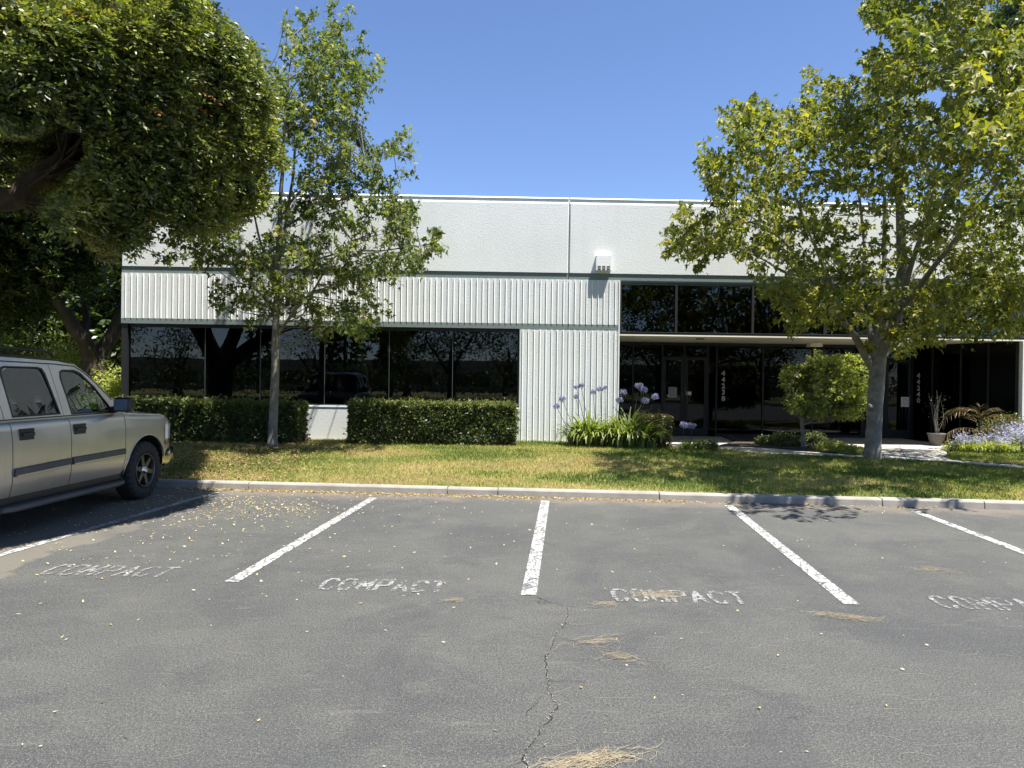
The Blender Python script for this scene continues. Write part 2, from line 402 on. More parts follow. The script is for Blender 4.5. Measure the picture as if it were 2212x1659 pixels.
def strip(pts, z):                                     # flat sheet polygon
    return [(p[0], p[1], z) for p in pts]
LD = Vector((.100, 1, 0)).normalized(); LN = Vector((LD.y, -LD.x, 0))
for nx, ny, fx, fy, wd in [(-5.02, 3.2, -4.02, 10.35, .10), (-2.13, 5.80, -1.70, 9.98, .115), (.27, 5.49, .70, 9.86, .12), (2.71, 5.30, 3.19, 9.62, .12), (5.12, 5.05, 5.57, 9.30, .12), (-7.5, 5.9, -6.9, 10.6, .1), (7.52, 4.8, 8.0, 9.05, .12)]:
    a, b = Vector((nx, ny, 0)), Vector((fx, fy, 0)); n2 = Vector(((b-a).y, -(b-a).x, 0)).normalized()*wd/2
    ke = Vector((kd.x, kd.y, 0))*0
    V = strip([a-n2+kd*0, a+n2, b+n2, b-n2], .005)
    bm = bmesh.new(); vs = [bm.verts.new(v) for v in V]; bm.faces.new(vs)
    bmobj('painted_line', bm, M_LINE, parent=lot)

def text_mesh(name, txt, size, mat, loc, rot, depth=0., bold=0., sx=1., align='LEFT', spacing=1., **k):
    cu = bpy.data.curves.new(name, 'FONT'); cu.body = txt; cu.size = size; cu.extrude = depth; cu.offset = bold
    cu.align_x = align; cu.space_character = spacing; cu.resolution_u = 3
    to = bpy.data.objects.new(name+'_source', cu); C.objects.link(to)
    bpy.context.view_layer.update()
    me = bpy.data.meshes.new_from_object(to.evaluated_get(bpy.context.evaluated_depsgraph_get()))
    bpy.data.objects.remove(to, do_unlink=True); bpy.data.curves.remove(cu)
    me.transform(Matrix.Diagonal((sx, 1, 1, 1))); me.materials.clear(); me.materials.append(mat)
    o = bpy.data.objects.new(name, me)
    link(o, **k); o.matrix_basis = Matrix.Translation(loc) @ rot.to_4x4(); return o
GLYPH = dict(C=[[(1, .80), (.78, 1), (.25, 1), (0, .75), (0, .25), (.25, 0), (.78, 0), (1, .2)]], O=[[(.5, 1), (.82, 1), (1, .75), (1, .25), (.78, 0), (.22, 0), (0, .25), (0, .75), (.22, 1), (.5, 1)]],
    M=[[(0, 0), (0, 1), (.5, .35), (1, 1), (1, 0)]], P=[[(0, 0), (0, 1), (.8, 1), (1, .86), (1, .6), (.8, .46), (.1, .46)]], A=[[(0, 0), (.5, 1), (1, 0)], [(.22, .32), (.78, .32)]], T=[[(0, 1), (1, 1)], [(.5, .93), (.5, 0)]])
wa = math.atan(KS)
for (x0, y0), (x1, y1), m in [((-3.82, 6.00), (-2.72, 5.93), M_WORD2), ((-1.41, 5.62), (-.38, 5.55), M_WORD), ((.90, 5.37), (1.95, 5.30), M_WORD), ((3.36, 5.24), (4.42, 5.12), M_WORD2)]:
    L = math.hypot(x1-x0, y1-y0); a = math.atan2(y1-y0, x1-x0)
    e_ = Vector(((x1-x0)/L, (y1-y0)/L, 0)); f_ = Vector((-e_.y, e_.x, 0)); cw = L/7; V, Fc = [], []
    for li, ch in enumerate('COMPACT'):
        for si, ln in enumerate(GLYPH[ch]):
            for k_ in range(len(ln)-1):
                a_, b_ = Vector(ln[k_]), Vector(ln[k_+1]); d_ = (b_-a_).normalized(); n_ = Vector((-d_.y, d_.x)); st = (Vector((d_.x/.115, d_.y/.29)).length)
                P4 = []
                for q, sg in ((a_, 1), (a_, -1), (b_, -1), (b_, 1)):
                    px_, py_ = (li+.17+.64*q.x)*cw, q.y*.29; dx_, dy_ = (b_.x-a_.x)*.64*cw, (b_.y-a_.y)*.29; l_ = math.hypot(dx_, dy_)
                    ex = (-.010 if q is a_ else .010); px_ += dx_/l_*ex+(-dy_/l_)*sg*.0175; py_ += dy_/l_*ex+(dx_/l_)*sg*.0175
                    P4.append(Vector((x0, y0, .0046+.0003*(k_+3*si)))+e_*px_+f_*py_)
                b0 = len(V); V += P4; Fc.append((b0, b0+1, b0+2, b0+3))
    mesh('painted_word', V, Fc, m, parent=lot)

# cracks: narrow open joints sunk as dark strips, one long and wandering
def crack(pts, wdt, seed):
    r = random.Random(seed); P = []
    for i in range(len(pts)-1):
        a, b = Vector((*pts[i], 0)), Vector((*pts[i+1], 0)); n = max(3, int((b-a).length/.035))
        for k in range(n):
            t = k/n; P.append(a.lerp(b, t)+Vector((r.uniform(-1, 1), r.uniform(-1, 1), 0))*.016)
    P.append(Vector((*pts[-1], 0))); V, Fc = [], []
    for i, p in enumerate(P):
        t = (P[min(i+1, len(P)-1)]-P[max(i-1, 0)]).normalized(); q = Vector((-t.y, t.x, 0)); ww = wdt*r.uniform(.25, 1.1)
        V += [p+q*ww+Vector((0, 0, .0045)), p-q*ww+Vector((0, 0, .0045))]
    for i in range(len(P)-1): Fc.append((2*i, 2*i+1, 2*i+3, 2*i+2))
    mesh('crack', V, Fc, M_CRACK, parent=lot)
CRK = [(.33, 5.45), (.44, 5.30), (.54, 5.21), (.51, 4.92), (.40, 4.62), (.36, 4.45), (.30, 4.12), (.31, 3.93), (.30, 3.75), (.33, 3.62), (.27, 3.45), (.19, 3.27), (.14, 3.11), (.17, 2.98), (.16, 2.7)]
crack(CRK, .0024, 3)
crack([(.30, 3.75), (.22, 3.66), (.17, 3.5)], .0015, 8)
crack([(.40, 4.62), (.52, 4.52), (.56, 4.36)], .0012, 9)
crack([(.27, 5.45), (.36, 5.40), (.33, 5.30), (.44, 5.30)], .002, 10)
crack([(.14, 3.11), (.05, 3.0), (.02, 2.8)], .002, 11)
crack([(.54, 5.21), (.66, 5.18), (.80, 5.20)], .003, 5)
crack([(.31, 3.93), (.36, 3.90), (.45, 3.92), (.52, 3.90)], .002, 6)

def crack_fill(pts, n, seed):
    r = random.Random(seed); V, Fc = [], []
    for i in range(n):
        k = r.randrange(len(pts)-1); t = r.random(); x = pts[k][0]+(pts[k+1][0]-pts[k][0])*t+r.gauss(0, .006); y = pts[k][1]+(pts[k+1][1]-pts[k][1])*t; a = math.atan2(pts[k+1][1]-pts[k][1], pts[k+1][0]-pts[k][0])+r.gauss(0, .5); l = r.uniform(.002, .010)
        b = len(V); c_, s_ = math.cos(a)*l, math.sin(a)*l; V += [(x-c_, y-s_, .006), (x+s_*.25, y-c_*.25, .007), (x+c_, y+s_, .006), (x-s_*.25, y+c_*.25, .007)]; Fc.append((b, b+1, b+2, b+3))
    mesh('crack_debris', V, Fc, M_PALE, parent=lot, kind='stuff')
M_PALE = simple('pale_debris', (.30, .28, .22), .9, .3, 60)
crack_fill(CRK[2:], 170, 4)
# kerb: cast lengths with open joints
kerb = empty('kerb', (0, kerb_y(0), 0), kind='structure')
KX = [-30, -24, -18, -12, -7.6]+[onz(px, 1050+.026*(px-350), 0).x for px in (543, 967, 1075, 1420, 1895, 2113)]+[8.4, 11.5, 14.6, 20, 26]
for i in range(len(KX)-1):
    a, b = KX[i]+.007, KX[i+1]-.007; z = .105+random.uniform(-.004, .004); bm = bmesh.new()
    sec = [(0, -.03), (.012, z-.02), (.03, z), (.15, z+.004), (.15, -.03)]
    n = max(2, int((b-a)/.25)); rows = []
    for k in range(n+1):
        x = a+(b-a)*k/n; j = mnoise.noise(Vector((x*2.1, 3, 0)))*.005
        o_ = Vector((x, kerb_y(x), 0)); rows.append([bm.verts.new(o_+kn*(s[0]+j)+Vector((0, 0, s[1]+(j*.5 if s[1] > 0 else 0)))) for s in sec])
    for k in range(n):
        for q in range(5): bm.faces.new((rows[k][q], rows[k+1][q], rows[k+1][(q+1) % 5], rows[k][(q+1) % 5]))
    bm.faces.new(rows[0]); bm.faces.new(rows[-1][::-1])
    bmobj('kerb_segment', bm, M_CONC, parent=kerb)

# lawn
PZ = .19
PATH = [(4.13, 16.56), (4.7, 16.25), (5.09, 15.85), (5.62, 15.1), (6.59, 14.72), (7.52, 14.36), (8.76, 13.8), (9.24, 13.29), (9.71, 12.83), (14, 9.5), (14.4, 9.9), (9.97, 13.17), (9.15, 13.95), (9.35, 14.6), (9.9, 15.34), (10.3, 16.0), (10.74, 16.37), (11.4, 17.4), (11.4, 19.68), (4.13, 19.68)]
LAWN2 = [(9.15, 13.98), (9.97, 13.19), (14.4, 9.93), (22, 9.93), (22, 15.6), (12.0, 15.8), (10.74, 16.30), (9.92, 15.32), (9.37, 14.6)]
def lawn_z(x, y):
    t = max(0., min(1., (y-kerb_y(x)-.15)/5.6)); z = .095+.085*(t*t*(3-2*t))
    if x < 3.4: z += .035*max(0, min(1, (3.4-x)/2.))*t
    return z+.012*mnoise.noise(Vector((x*.7, y*.7, 0)))
gx = np.linspace(-34, 26, 220); V, Fc = [], []; ny = 30
for x in gx:
    y0 = kerb_y(x)+.145; y1 = 17.04 if -9.2 < x < 3.0 else (17.0 if x < -9 else 16.6)
    if x < -9.2: y1 = 60
    for j in range(ny+1):
        y = y0+(y1-y0)*(j/ny)**(1 if x > -9.2 else 1.6); V.append((x, y, lawn_z(x, min(y, 17)) - (.05 if inside(PATH, x, y) else 0)))
for i in range(len(gx)-1):
    for j in range(ny): a = i*(ny+1)+j; Fc.append((a, a+ny+1, a+ny+2, a+1))
def make_turf():
    x = N('lawn_turf'); p = x.pos(); a = x.noise(.55, 5, .65); b = x.noise(30, 3, .7)
    c = x.ramp(a, [(.38, (.11, .14, .03)), (.55, (.24, .22, .07)), (.70, (.34, .27, .13))])
    c = x.mix(x.ramp(b, [(.4, .5), (.6, 0)]), c, (.05, .045, .02))
    return x.done(x.bsdf(c, .9, x.bump(b, .8, .03)))
M_TURF = make_turf()
lawn = mesh('lawn', V, Fc, M_TURF, True, kind='structure')
path = prism('path', PATH, .02, PZ, M_PATH, kind='structure')
l2 = prism('lawn_patch', LAWN2, .02, PZ+.012, M_TURF, kind='structure')
for (a, b) in [((8.25, 14.05), (9.9, 17.2)), ((5.6, 16.4), (5.0, 15.9)), ((8.4, 17.2), (11.3, 17.2))]:
    a, b = Vector((*a, 0)), Vector((*b, 0)); q = Vector(((b-a).y, -(b-a).x, 0)).normalized()*.006
    mesh('path_joint', strip([a-q, a+q, b+q, b-q], PZ+.004), [(0, 1, 2, 3)], M_CRACK, parent=path)
BED = [(5.29, 16.6), (6.34, 16.23), (6.83, 15.63), (7.26, 15.12), (7.75, 15.32), (8.3, 16.0), (8.6, 19.66), (6.3, 19.66), (6.0, 17.6)]
prism('planting_bed', BED, PZ, PZ+.035, M_SOIL, kind='structure')
prism('flower_bed', [(10.9, 16.35), (12.0, 15.83), (22, 15.63), (22, 16.95), (12.76, 16.95), (11.45, 17.9)], .1, PZ+.03, M_SOIL, kind='structure')

def grass(name, n, xr, test, h, zf, label):
    x = rng.uniform(xr[0], xr[1], n); y = rng.uniform(9.2, 17.0, n); k = test(x, y); x, y = x[k], y[k]; n = len(x)
    z = np.array([zf(a, b) for a, b in zip(x, y)])
    dry = np.array([mnoise.fractal(Vector((a*.42, b*.8, 3.3)), 1., 2., 4) for a, b in zip(x, y)])*.5+.5
    fine = np.array([mnoise.noise(Vector((a*2.6, b*3.6, 9.)))*.5+.5 for a, b in zip(x, y)])
    edge = np.clip(1-(y-(10.21+KS*x)-.15)/.5, 0, 1)
    right = np.clip((x-1.0)/3.0, 0, 1)                          # the lawn is greener towards the right
    r = .60+(dry-.5)*1.5+(fine-.5)*.55+edge*.12-right*.27+rng.normal(size=n)*.22
    pos = np.stack([x, y, z-.004], 1); d = unit(np.stack([rng.normal(size=n)*.55, rng.normal(size=n)*.55, np.ones(n)], 1))
    nr = rng.normal(size=(n, 3)); L = h*rng.uniform(.35, 1.35, n)*(1-.35*np.clip(r-.5, 0, 1))
    T = (np.array([[0, .07, 0], [0, -.07, 0], [.55, -.055, .02], [1, 0, .22]]), [(0, 1, 2), (0, 2, 3)])
    return leaves(name, pos, d, nr, L, r, L_GRASS, T, kind='stuff', label=label, cat='grass')
def on_lawn(x, y):
    k = (y > 10.21+KS*x+.16) & ~inside_np(PATH, x, y) & ~inside_np(LAWN2, x, y)
    k &= ~((x > 2.9) & (y > 16.1)) & ~((x > 5.1) & (y > 15.9)) & ~((y > 16.9)) & ~((x > 9.2) & (y > 14.2))
    k &= ~((x > 5.2) & (inside_np(BED, x, y)))
    return k
grass('grass', 330000, (-9.5, 13.5), on_lawn, .056, lawn_z, 'patchy green and straw yellow lawn grass between the kerb and the office building')
grass('grass', 90000, (9.1, 14.5), lambda x, y: inside_np(LAWN2, x, y), .05, lambda a, b: PZ+.01, 'small green grass patch behind the thin concrete strip at the right')

# ================================================================== OFFICE BUILDING
FY = 17.0
XL, XR = -8.9, 24.0
bld = empty('office_building', (XL, FY, .0), label='low white tilt-up office building with ribbed concrete bands and black tinted windows', cat='building')
W = dict(parent=bld)
# core: roof and side walls, so nothing shines into the rooms
box('roof', XL+.2, XR, FY+.22, 33, 5.55, 5.65, M_TRIMW, **W)
box('side_wall', XL, XL+.2, FY+.20, 33, 0, 6.06, M_WALL, **W)
box('rear_wall', XL, XR, 33, 33.2, 0, 6.06, M_WALL, **W)
box('side_wall', XR, XR+.2, FY, 33.2, 0, 6.06, M_WALL, **W)
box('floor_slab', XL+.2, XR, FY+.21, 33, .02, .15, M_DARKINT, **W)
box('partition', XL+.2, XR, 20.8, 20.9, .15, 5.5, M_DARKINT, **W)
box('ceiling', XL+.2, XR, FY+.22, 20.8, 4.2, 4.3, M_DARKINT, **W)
# upper wall panels, edges chamfered, with the recessed coping course above
JX = 1.70
def panel(x0, x1, z0, z1, y=FY, t=.2, ch=.02):
    bm = bmesh.new()
    V = [(x0, y+ch, z0), (x1, y+ch, z0), (x1, y+ch, z1), (x0, y+ch, z1), (x0+ch, y, z0), (x1-ch, y, z0), (x1-ch, y, z1-ch*1.8), (x0+ch, y, z1-ch*1.8), (x0, y+t, z0), (x1, y+t, z0), (x1, y+t, z1), (x0, y+t, z1)]
    vs = [bm.verts.new(v) for v in V]
    for f in [(4, 5, 6, 7), (0, 1, 5, 4), (1, 2, 6, 5), (2, 3, 7, 6), (3, 0, 4, 7), (1, 0, 8, 9), (1, 9, 10, 2), (3, 2, 10, 11), (0, 3, 11, 8), (8, 11, 10, 9)]: bm.faces.new([vs[i] for i in f])
    return bmobj('wall_panel', bm, M_WALL, **W)
for a, b in [(XL, JX-.012), (JX+.012, 9.3), (9.324, 16.9), (16.924, XR)]:
    panel(a, b, 4.275, 5.965)
    bm = bmesh.new(); bx(bm, a+.004, b-.004, FY+.028, FY+.2, 5.965, 6.05); bmobj('coping_course', bm, M_WALL, **W)
    # sloped cap that catches the sun
    V = [(a, FY+.012, 6.05), (b, FY+.012, 6.05), (b, FY+.035, 6.085), (a, FY+.035, 6.085), (b, FY+.25, 6.085), (a, FY+.25, 6.085), (a, FY+.25, 6.05), (b, FY+.25, 6.05)]
    mesh('coping_cap', V, [(0, 1, 2, 3), (3, 2, 4, 5), (5, 4, 7, 6), (0, 6, 7, 1), (0, 3, 5, 6), (1, 7, 4, 2)], M_TRIMW, **W)
# green-grey bands
for a, b in [(XL, JX-.006), (JX+.006, XR)]:
    box('upper_band', a, b, FY+.020, FY+.2, 4.115, 4.275, M_BAND, **W)
for a, b in [(XL, JX-.006), (JX+.006, 2.935)]:
    box('lower_band', a, b, FY+.004, FY+.2, 2.92, 3.045, M_BAND, **W)
# ribbed courses: rough backing planks between thin fins
PITCHX = .1385
bm = bmesh.new(); bx(bm, XL, 2.935, FY+.008, FY+.2, 3.045, 4.115); bmobj('ribbed_backing', bm, M_PLANK, **W)
bm = bmesh.new(); bx(bm, .545, 2.935, FY+.008, FY+.2, 0, 2.92); bmobj('ribbed_backing', bm, M_PLANK, **W)
def fin(z0, z1):
    me = bpy.data.meshes.new('rib'); n = 7; V, Fc = [], []; r = random.Random(int(z1*100))
    for i in range(n+1):
        z = z0+(z1-z0)*i/n; j = r.uniform(-.0015, .0015)
        V += [(0+j, .0, z), (.002+j, -.019, z), (.008+j, -.019, z), (.022+j, 0, z)]
    for i in range(n):
        for q in range(3): a = i*4+q; Fc.append((a, a+1, a+5, a+4))
    Fc += [(0, 3, 2, 1), (n*4, n*4+1, n*4+2, n*4+3)]
    me.from_pydata(V, [], Fc); me.materials.append(M_TRIMW); return me
F1, F2 = fin(3.045, 4.10), fin(.05, 2.905)
x = XL+.09; k = 0
while x < 2.89:
    for me, lo in ((F1, XL), (F2, .56)):
        if x > lo+.03:
            o = bpy.data.objects.new('rib', me); o.location = (x-bld.location.x, FY+.008-bld.location.y, 0); C.objects.link(o); o.parent = bld
    x += PITCHX
box('corner_return', 2.915, 2.945, FY-.008, FY+.3, 0, 4.11, M_TRIMW, **W)
box('entrance_side_wall', 2.75, 2.93, FY+.21, 19.9, 0, 2.79, M_WALL, **W)
# strip window
box('sill_wall', XL, .54, FY+.0, FY+.2, -.05, .985, M_WALL, **W)
bm = bmesh.new(); bx(bm, XL, .54, FY-.012, FY+.2, .985, 1.02, .006); bmobj('sill', bm, M_TRIMW, **W)
WX = [XL+.03]+[ony(p, 800, FY).x for p in (439, 559, 699, 839, 977)]+[.52]
win = box('window_frame', XL+.02, .54, FY+.09, FY+.17, 2.84, 2.92, M_DARKMETAL, **W)
box('frame_rail', XL+.02, .54, FY+.05, FY+.17, 1.02, 1.05, M_GREYMETAL, parent=win)
box('frame_stile', XL+.0, XL+.14, FY+.03, FY+.17, 1.05, 2.92, M_DARKMETAL, parent=win)
box('frame_stile', .50, .54, FY+.05, FY+.17, 1.05, 2.84, M_DARKMETAL, parent=win)
for i in range(len(WX)-1):
    a, b = WX[i], WX[i+1]
    p = box('window_pane', a+.008, b-.008, FY+.11, FY+.118, 1.05, 2.84, M_GLASS, **W)
    p.data.transform(Matrix.Translation((0, random.uniform(-.002, .002), 0)))
    if 0 < i: box('mullion', a-.006, a+.006, FY+.095, FY+.14, 1.05, 2.84, M_GREYMETAL, **W)
def curtain(x0, x1, z0, z1, y, seed):
    V, Fc = [], []; n = int((x1-x0)/.03)
    for i in range(n+1):
        xx = x0+(x1-x0)*i/n; yy = y+.05*math.sin(xx*26+seed)+.025*math.sin(xx*11.3+seed*2)
        V += [(xx, yy, z0), (xx+.01*math.sin(xx*9), yy, z1)]
    for i in range(n): Fc.append((2*i, 2*i+2, 2*i+3, 2*i+1))
    mesh('curtain', V, Fc, M_CURTAIN, True, **W)
for i in range(len(WX)-1): curtain(WX[i]+.05, WX[i+1]-.05, 1.1, 2.9, FY+.42, i*1.7)
# upper entrance windows
UX = [2.965]+[ony(p, 665, FY).x for p in (1462, 1628, 1784, 1950, 2108)]+[13.5, 15.4, 17.3, 19.2, 21.1, 23.0]
box('head_trim', 2.945, XR, FY+.03, FY+.2, 4.075, 4.115, M_BAND, **W)
box('head_trim', 2.945, XR, FY+.05, FY+.2, 4.02, 4.07, M_GREYMETAL, **W)
box('window_sill_rail', 2.945, XR, FY+.02, FY+.2, 2.835, 2.875, M_DARKMETAL, **W)
box('sill_bead', 2.965, XR, FY+.012, FY+.05, 2.876, 2.886, M_GREYMETAL, **W)
box('soffit_lip', 2.945, XR, FY-.004, FY+.2, 2.79, 2.822, M_SOFFIT, **W)
for i in range(len(UX)-1):
    a, b = UX[i], UX[i+1]
    box('window_pane', a+.02, b-.02, FY+.085, FY+.093, 2.89, 4.02, M_GLASS, **W)
    box('mullion', a-.028, a+.028, FY+.04, FY+.12, 2.888, 4.02, M_DARKMETAL, **W)
# soffit over the recessed entrances, glass corner at the right
EX = 11.37
prism('soffit', [(2.95, FY+.19), (12.75, FY+.19), (12.70, FY+.25), (EX+.3, 19.7), (2.95, 19.7)], 2.80, 2.86, M_SOFFIT, **W)
for px, py, Yy, s_ in [(1180, 732, 18.2, .10), (2020, 740, 18.6, .09), (1790, 742, 18.6, .09)]: pass
for x_, y_ in [(5.15, 17.9), (9.6, 17.7), (11.2, 17.9)]:
    bm = bmesh.new(); bmesh.ops.create_cone(bm, cap_ends=True, segments=20, radius1=.11, radius2=.11, depth=.02)
    bmesh.ops.translate(bm, verts=bm.verts, vec=(x_, y_, 2.792)); bmobj('recessed_light', bm, M_DARKMETAL, **W)
for x_, y_ in [(8.7, 19.2), (10.9, 19.2)]:
    box('soffit_box', x_-.2, x_+.15, y_-.12, y_+.12, 2.70, 2.799, M_SOFFIT, .01, **W)
GY = 19.68
GX = [2.95, 4.62, 5.24, 5.90, 6.10, 7.45, 8.85, 10.30, 10.98, 11.58, EX+.35]
def gpane(x0, x1, z0=.23, z1=2.80):
    return box('entrance_pane', x0+.02, x1-.02, GY+.02, GY+.028, z0, z1, M_GLASSD, **W)
for i, xx in enumerate([2.97, 3.8, 4.62, 5.24, 5.90, 6.14, 7.45, 8.85, 10.25, 10.90]):
    box('entrance_mullion', xx-.022, xx+.022, GY-.01, GY+.06, PZ, 2.80, M_DARKMETAL, **W)
for a, b in [(2.97, 3.8), (3.8, 4.62), (6.14, 7.45), (7.45, 8.85), (8.85, 10.25)]:
    gpane(a, b); box('entrance_rail', a+.024, b-.024, GY, GY+.05, PZ, .27, M_DARKMETAL, **W)
box('entrance_rail', 2.97, EX, GY-.005, GY+.055, 2.72, 2.80, M_DARKMETAL, **W)
def door(x0, x1, hside):
    d = box('entrance_door', x0+.03, x0+.10, GY, GY+.045, PZ+.01, 2.40, M_DARKMETAL, **W)
    box('door_stile', x1-.10, x1-.03, GY, GY+.045, PZ+.01, 2.40, M_DARKMETAL, parent=d)
    box('door_rail', x0+.10, x1-.10, GY, GY+.045, 2.31, 2.40, M_DARKMETAL, parent=d)
    box('door_rail', x0+.10, x1-.10, GY, GY+.045, PZ+.01, .42, M_DARKMETAL, parent=d)
    box('door_pane', x0+.102, x1-.102, GY+.018, GY+.026, .42, 2.31, M_GLASSD, parent=d)
    hx = x1-.07 if hside > 0 else x0+.07
    V, Fc = tube_data([(hx, GY-.06, 1.12), (hx, GY-.06, 1.42)], .011, 8)
    tube_data([(hx, GY-.06, 1.15), (hx, GY, 1.15)], .008, 6, V, Fc); tube_data([(hx, GY-.06, 1.39), (hx, GY, 1.39)], .008, 6, V, Fc)
    mesh('door_handle', V, Fc, M_GREYMETAL, True, parent=d)
    box('transom_pane', x0+.03, x1-.03, GY+.02, GY+.028, 2.43, 2.72, M_GLASSD, **W); return d
d1 = door(4.62, 5.24, 1); d2 = door(5.24, 5.90, -1)
d3 = door(10.90, 11.66, 1); d4 = door(10.25, 10.90, -1)
gpane(5.90, 6.14)
# glazed wall that turns back to the facade
ang = math.atan2(17.1-GY, 12.78-11.66); Lw = math.hypot(12.78-11.66, 17.1-GY)
MM = Matrix.Translation((11.66, GY, 0)) @ Matrix.Rotation(ang, 4, 'Z')
for a in (0.03, .62, 1.4, 2.1, Lw-.04):
    bm = bmesh.new(); bx(bm, a-.022, a+.022, -.03, .03, PZ, 2.80, M=MM); bmobj('entrance_mullion', bm, M_DARKMETAL, **W)
for a, b in [(.03, .62), (.62, 1.4), (1.4, 2.1), (2.1, Lw-.04)]:
    bm = bmesh.new(); bx(bm, a+.024, b-.024, -.004, .004, PZ+.02, 2.80, M=MM); bmobj('entrance_pane', bm, M_GLASSD, **W)
box('column', 12.80, 13.05, FY-.01, FY+.25, .0, 2.79, M_TRIMW, **W)
box('sill_wall', 13.05, XR, FY, FY+.2, -.05, 2.79, M_WALL, **W)
# house numbers and notices
RX = Matrix.Rotation(math.radians(90), 3, 'X')
def digits(s_, px, py0, py1, y):
    n = len(s_); g = None
    for i, ch in enumerate(s_):
        p = ony(px, py0+(py1-py0)*(i+1)/n-1.2, y)
        text_mesh('digit', ch, .19, M_DIGIT, (p.x, y, p.z), RX, .002, .006, 1.05, 'CENTER', parent=bld)
digits('44238', 1562.5, 799, 867, GY+.004)
wd = np.array([math.cos(ang), math.sin(ang), 0.]); wn_ = np.array([wd[1], -wd[0], 0.]); w0_ = np.array([11.66, GY, 0.])+wn_*.012
if wn_[1] > 0: wn_ = -wn_; w0_ = np.array([11.66, GY, 0.])+wn_*.012
for i, ch in enumerate('44240'):
    d_ = ray(1984, 804+(871-804)*(i+1)/5-1.2); t_ = ((w0_-EYE)@wn_)/(d_@wn_); p = EYE+d_*t_
    text_mesh('digit', ch, .185, M_DIGIT, tuple(p), Matrix.Rotation(ang, 3, 'Z') @ RX, .002, .006, 1.05, 'CENTER', parent=bld)
def notice(px0, py0, px1, py1, y, m, ink=None):
    a, b = ony(px0, py0, y), ony(px1, py1, y); n = box('notice', a.x, b.x, y-.003, y, b.z, a.z, m, **W)
    if ink:
        h = a.z-b.z
        for k in range(ink): box('print_line', a.x+.03, b.x-(.03 if k % 3 else .07), y-.0045, y-.0032, a.z-h*(.16+.74*k/ink)-(.014 if k == 0 else .005), a.z-h*(.16+.74*k/ink), M_INK, parent=n)
notice(1444, 836, 1462, 859, GY-.004, M_PAPERG, 6); notice(1483, 846, 1493, 853.5, GY-.004, M_PAPER); notice(1477.5, 837, 1480, 855, GY-.004, M_PAPER)
notice(1441.5, 853, 1444, 856.5, GY-.004, M_PAPER); notice(1946.5, 857.5, 1963.5, 879, GY-.004, M_PAPER, 7)
# wall vent with its louvred slots
a, b = ony(1286.5, 553.5, FY), ony(1319, 586.5, FY)
vent = box('wall_vent', a.x, b.x, FY-.13, FY, b.z, a.z, M_TRIMW, .006, **W)
for j in range(3):
    x0 = a.x+.035+j*.108
    for q in range(3): box('vent_slot', x0, x0+.078, FY-.1325, FY-.12, b.z+.022+q*.034, b.z+.040+q*.034, M_DARKMETAL, parent=vent)
    box('vent_slot', x0, x0+.078, FY-.1325, FY-.1325+.002, b.z+.006, b.z+.014, M_DARKMETAL, parent=vent)
for sx_ in (a.x+.015, b.x-.015):
    box('vent_screw', sx_-.006, sx_+.006, FY-.133, FY-.129, a.z-.018, a.z-.006, M_GREYMETAL, parent=vent)

# ================================================================== TREES
def dz(o, s, pts): return [(o[0]+s*p[0], o[1]+s*p[1], s*p[2], s*p[3], *(p[4:5])) for p in pts]
# ---- slender maple in front of the strip window
YM = 15.1
A = dz((504, 0), .3257, [(650,30,20,30),(640,110,20,50),(520,80,15,30),(480,140,15,40),(765,75,20,25),(730,140,15,30),(345,150,15,20),(440,100,12,15),
 (640,200,60,60),(450,260,60,60),(360,220,40,50),(560,260,60,70),(700,240,50,60),(380,330,60,60),(560,360,80,60),(660,330,80,60),(780,340,80,50),(850,270,25,40),
 (480,440,100,80),(640,460,90,80),(760,480,80,70),(850,500,80,60),(910,480,50,60),(960,390,25,25),(290,470,50,50),(310,540,60,50),(180,500,50,60),
 (500,560,100,80),(650,580,120,80),(780,600,90,60),(880,570,50,50),(350,600,60,60),(560,700,160,90),(780,700,70,70),(340,700,100,80),(230,680,50,40),(700,700,100,80),
 (450,800,150,70),(640,820,140,70),(350,880,60,60),(560,930,140,60),(750,870,90,70),(850,900,50,70),(720,980,120,60),(900,990,80,50),(1000,990,80,50),(1100,960,70,50),(1130,890,50,40),(1170,1010,30,50),
 (600,1060,140,60),(780,1080,100,60),(880,1080,80,40),(950,1140,50,50),(390,980,80,70,.45),(380,1100,60,60,.35),(560,1180,130,70),(740,1170,100,70),(880,1200,60,50),(960,1220,50,50),(1060,1200,60,30),(1130,1140,25,25),(1020,1270,60,40),
 (470,1270,100,80,.8),(640,1300,120,70),(760,1280,60,50),(1100,1310,50,40),(960,1330,70,40),(830,1360,50,40),(400,1400,150,70),(600,1420,150,80),(900,1400,70,40),(1060,1400,80,60),(1150,1440,60,60),(760,1480,60,60),(1170,1370,40,40),
 (850,1520,100,60),(1000,1560,80,40),(1120,1500,80,60),(1340,1520,30,50),(1310,1590,60,40),(1190,1590,50,40),(1180,1640,60,30)])
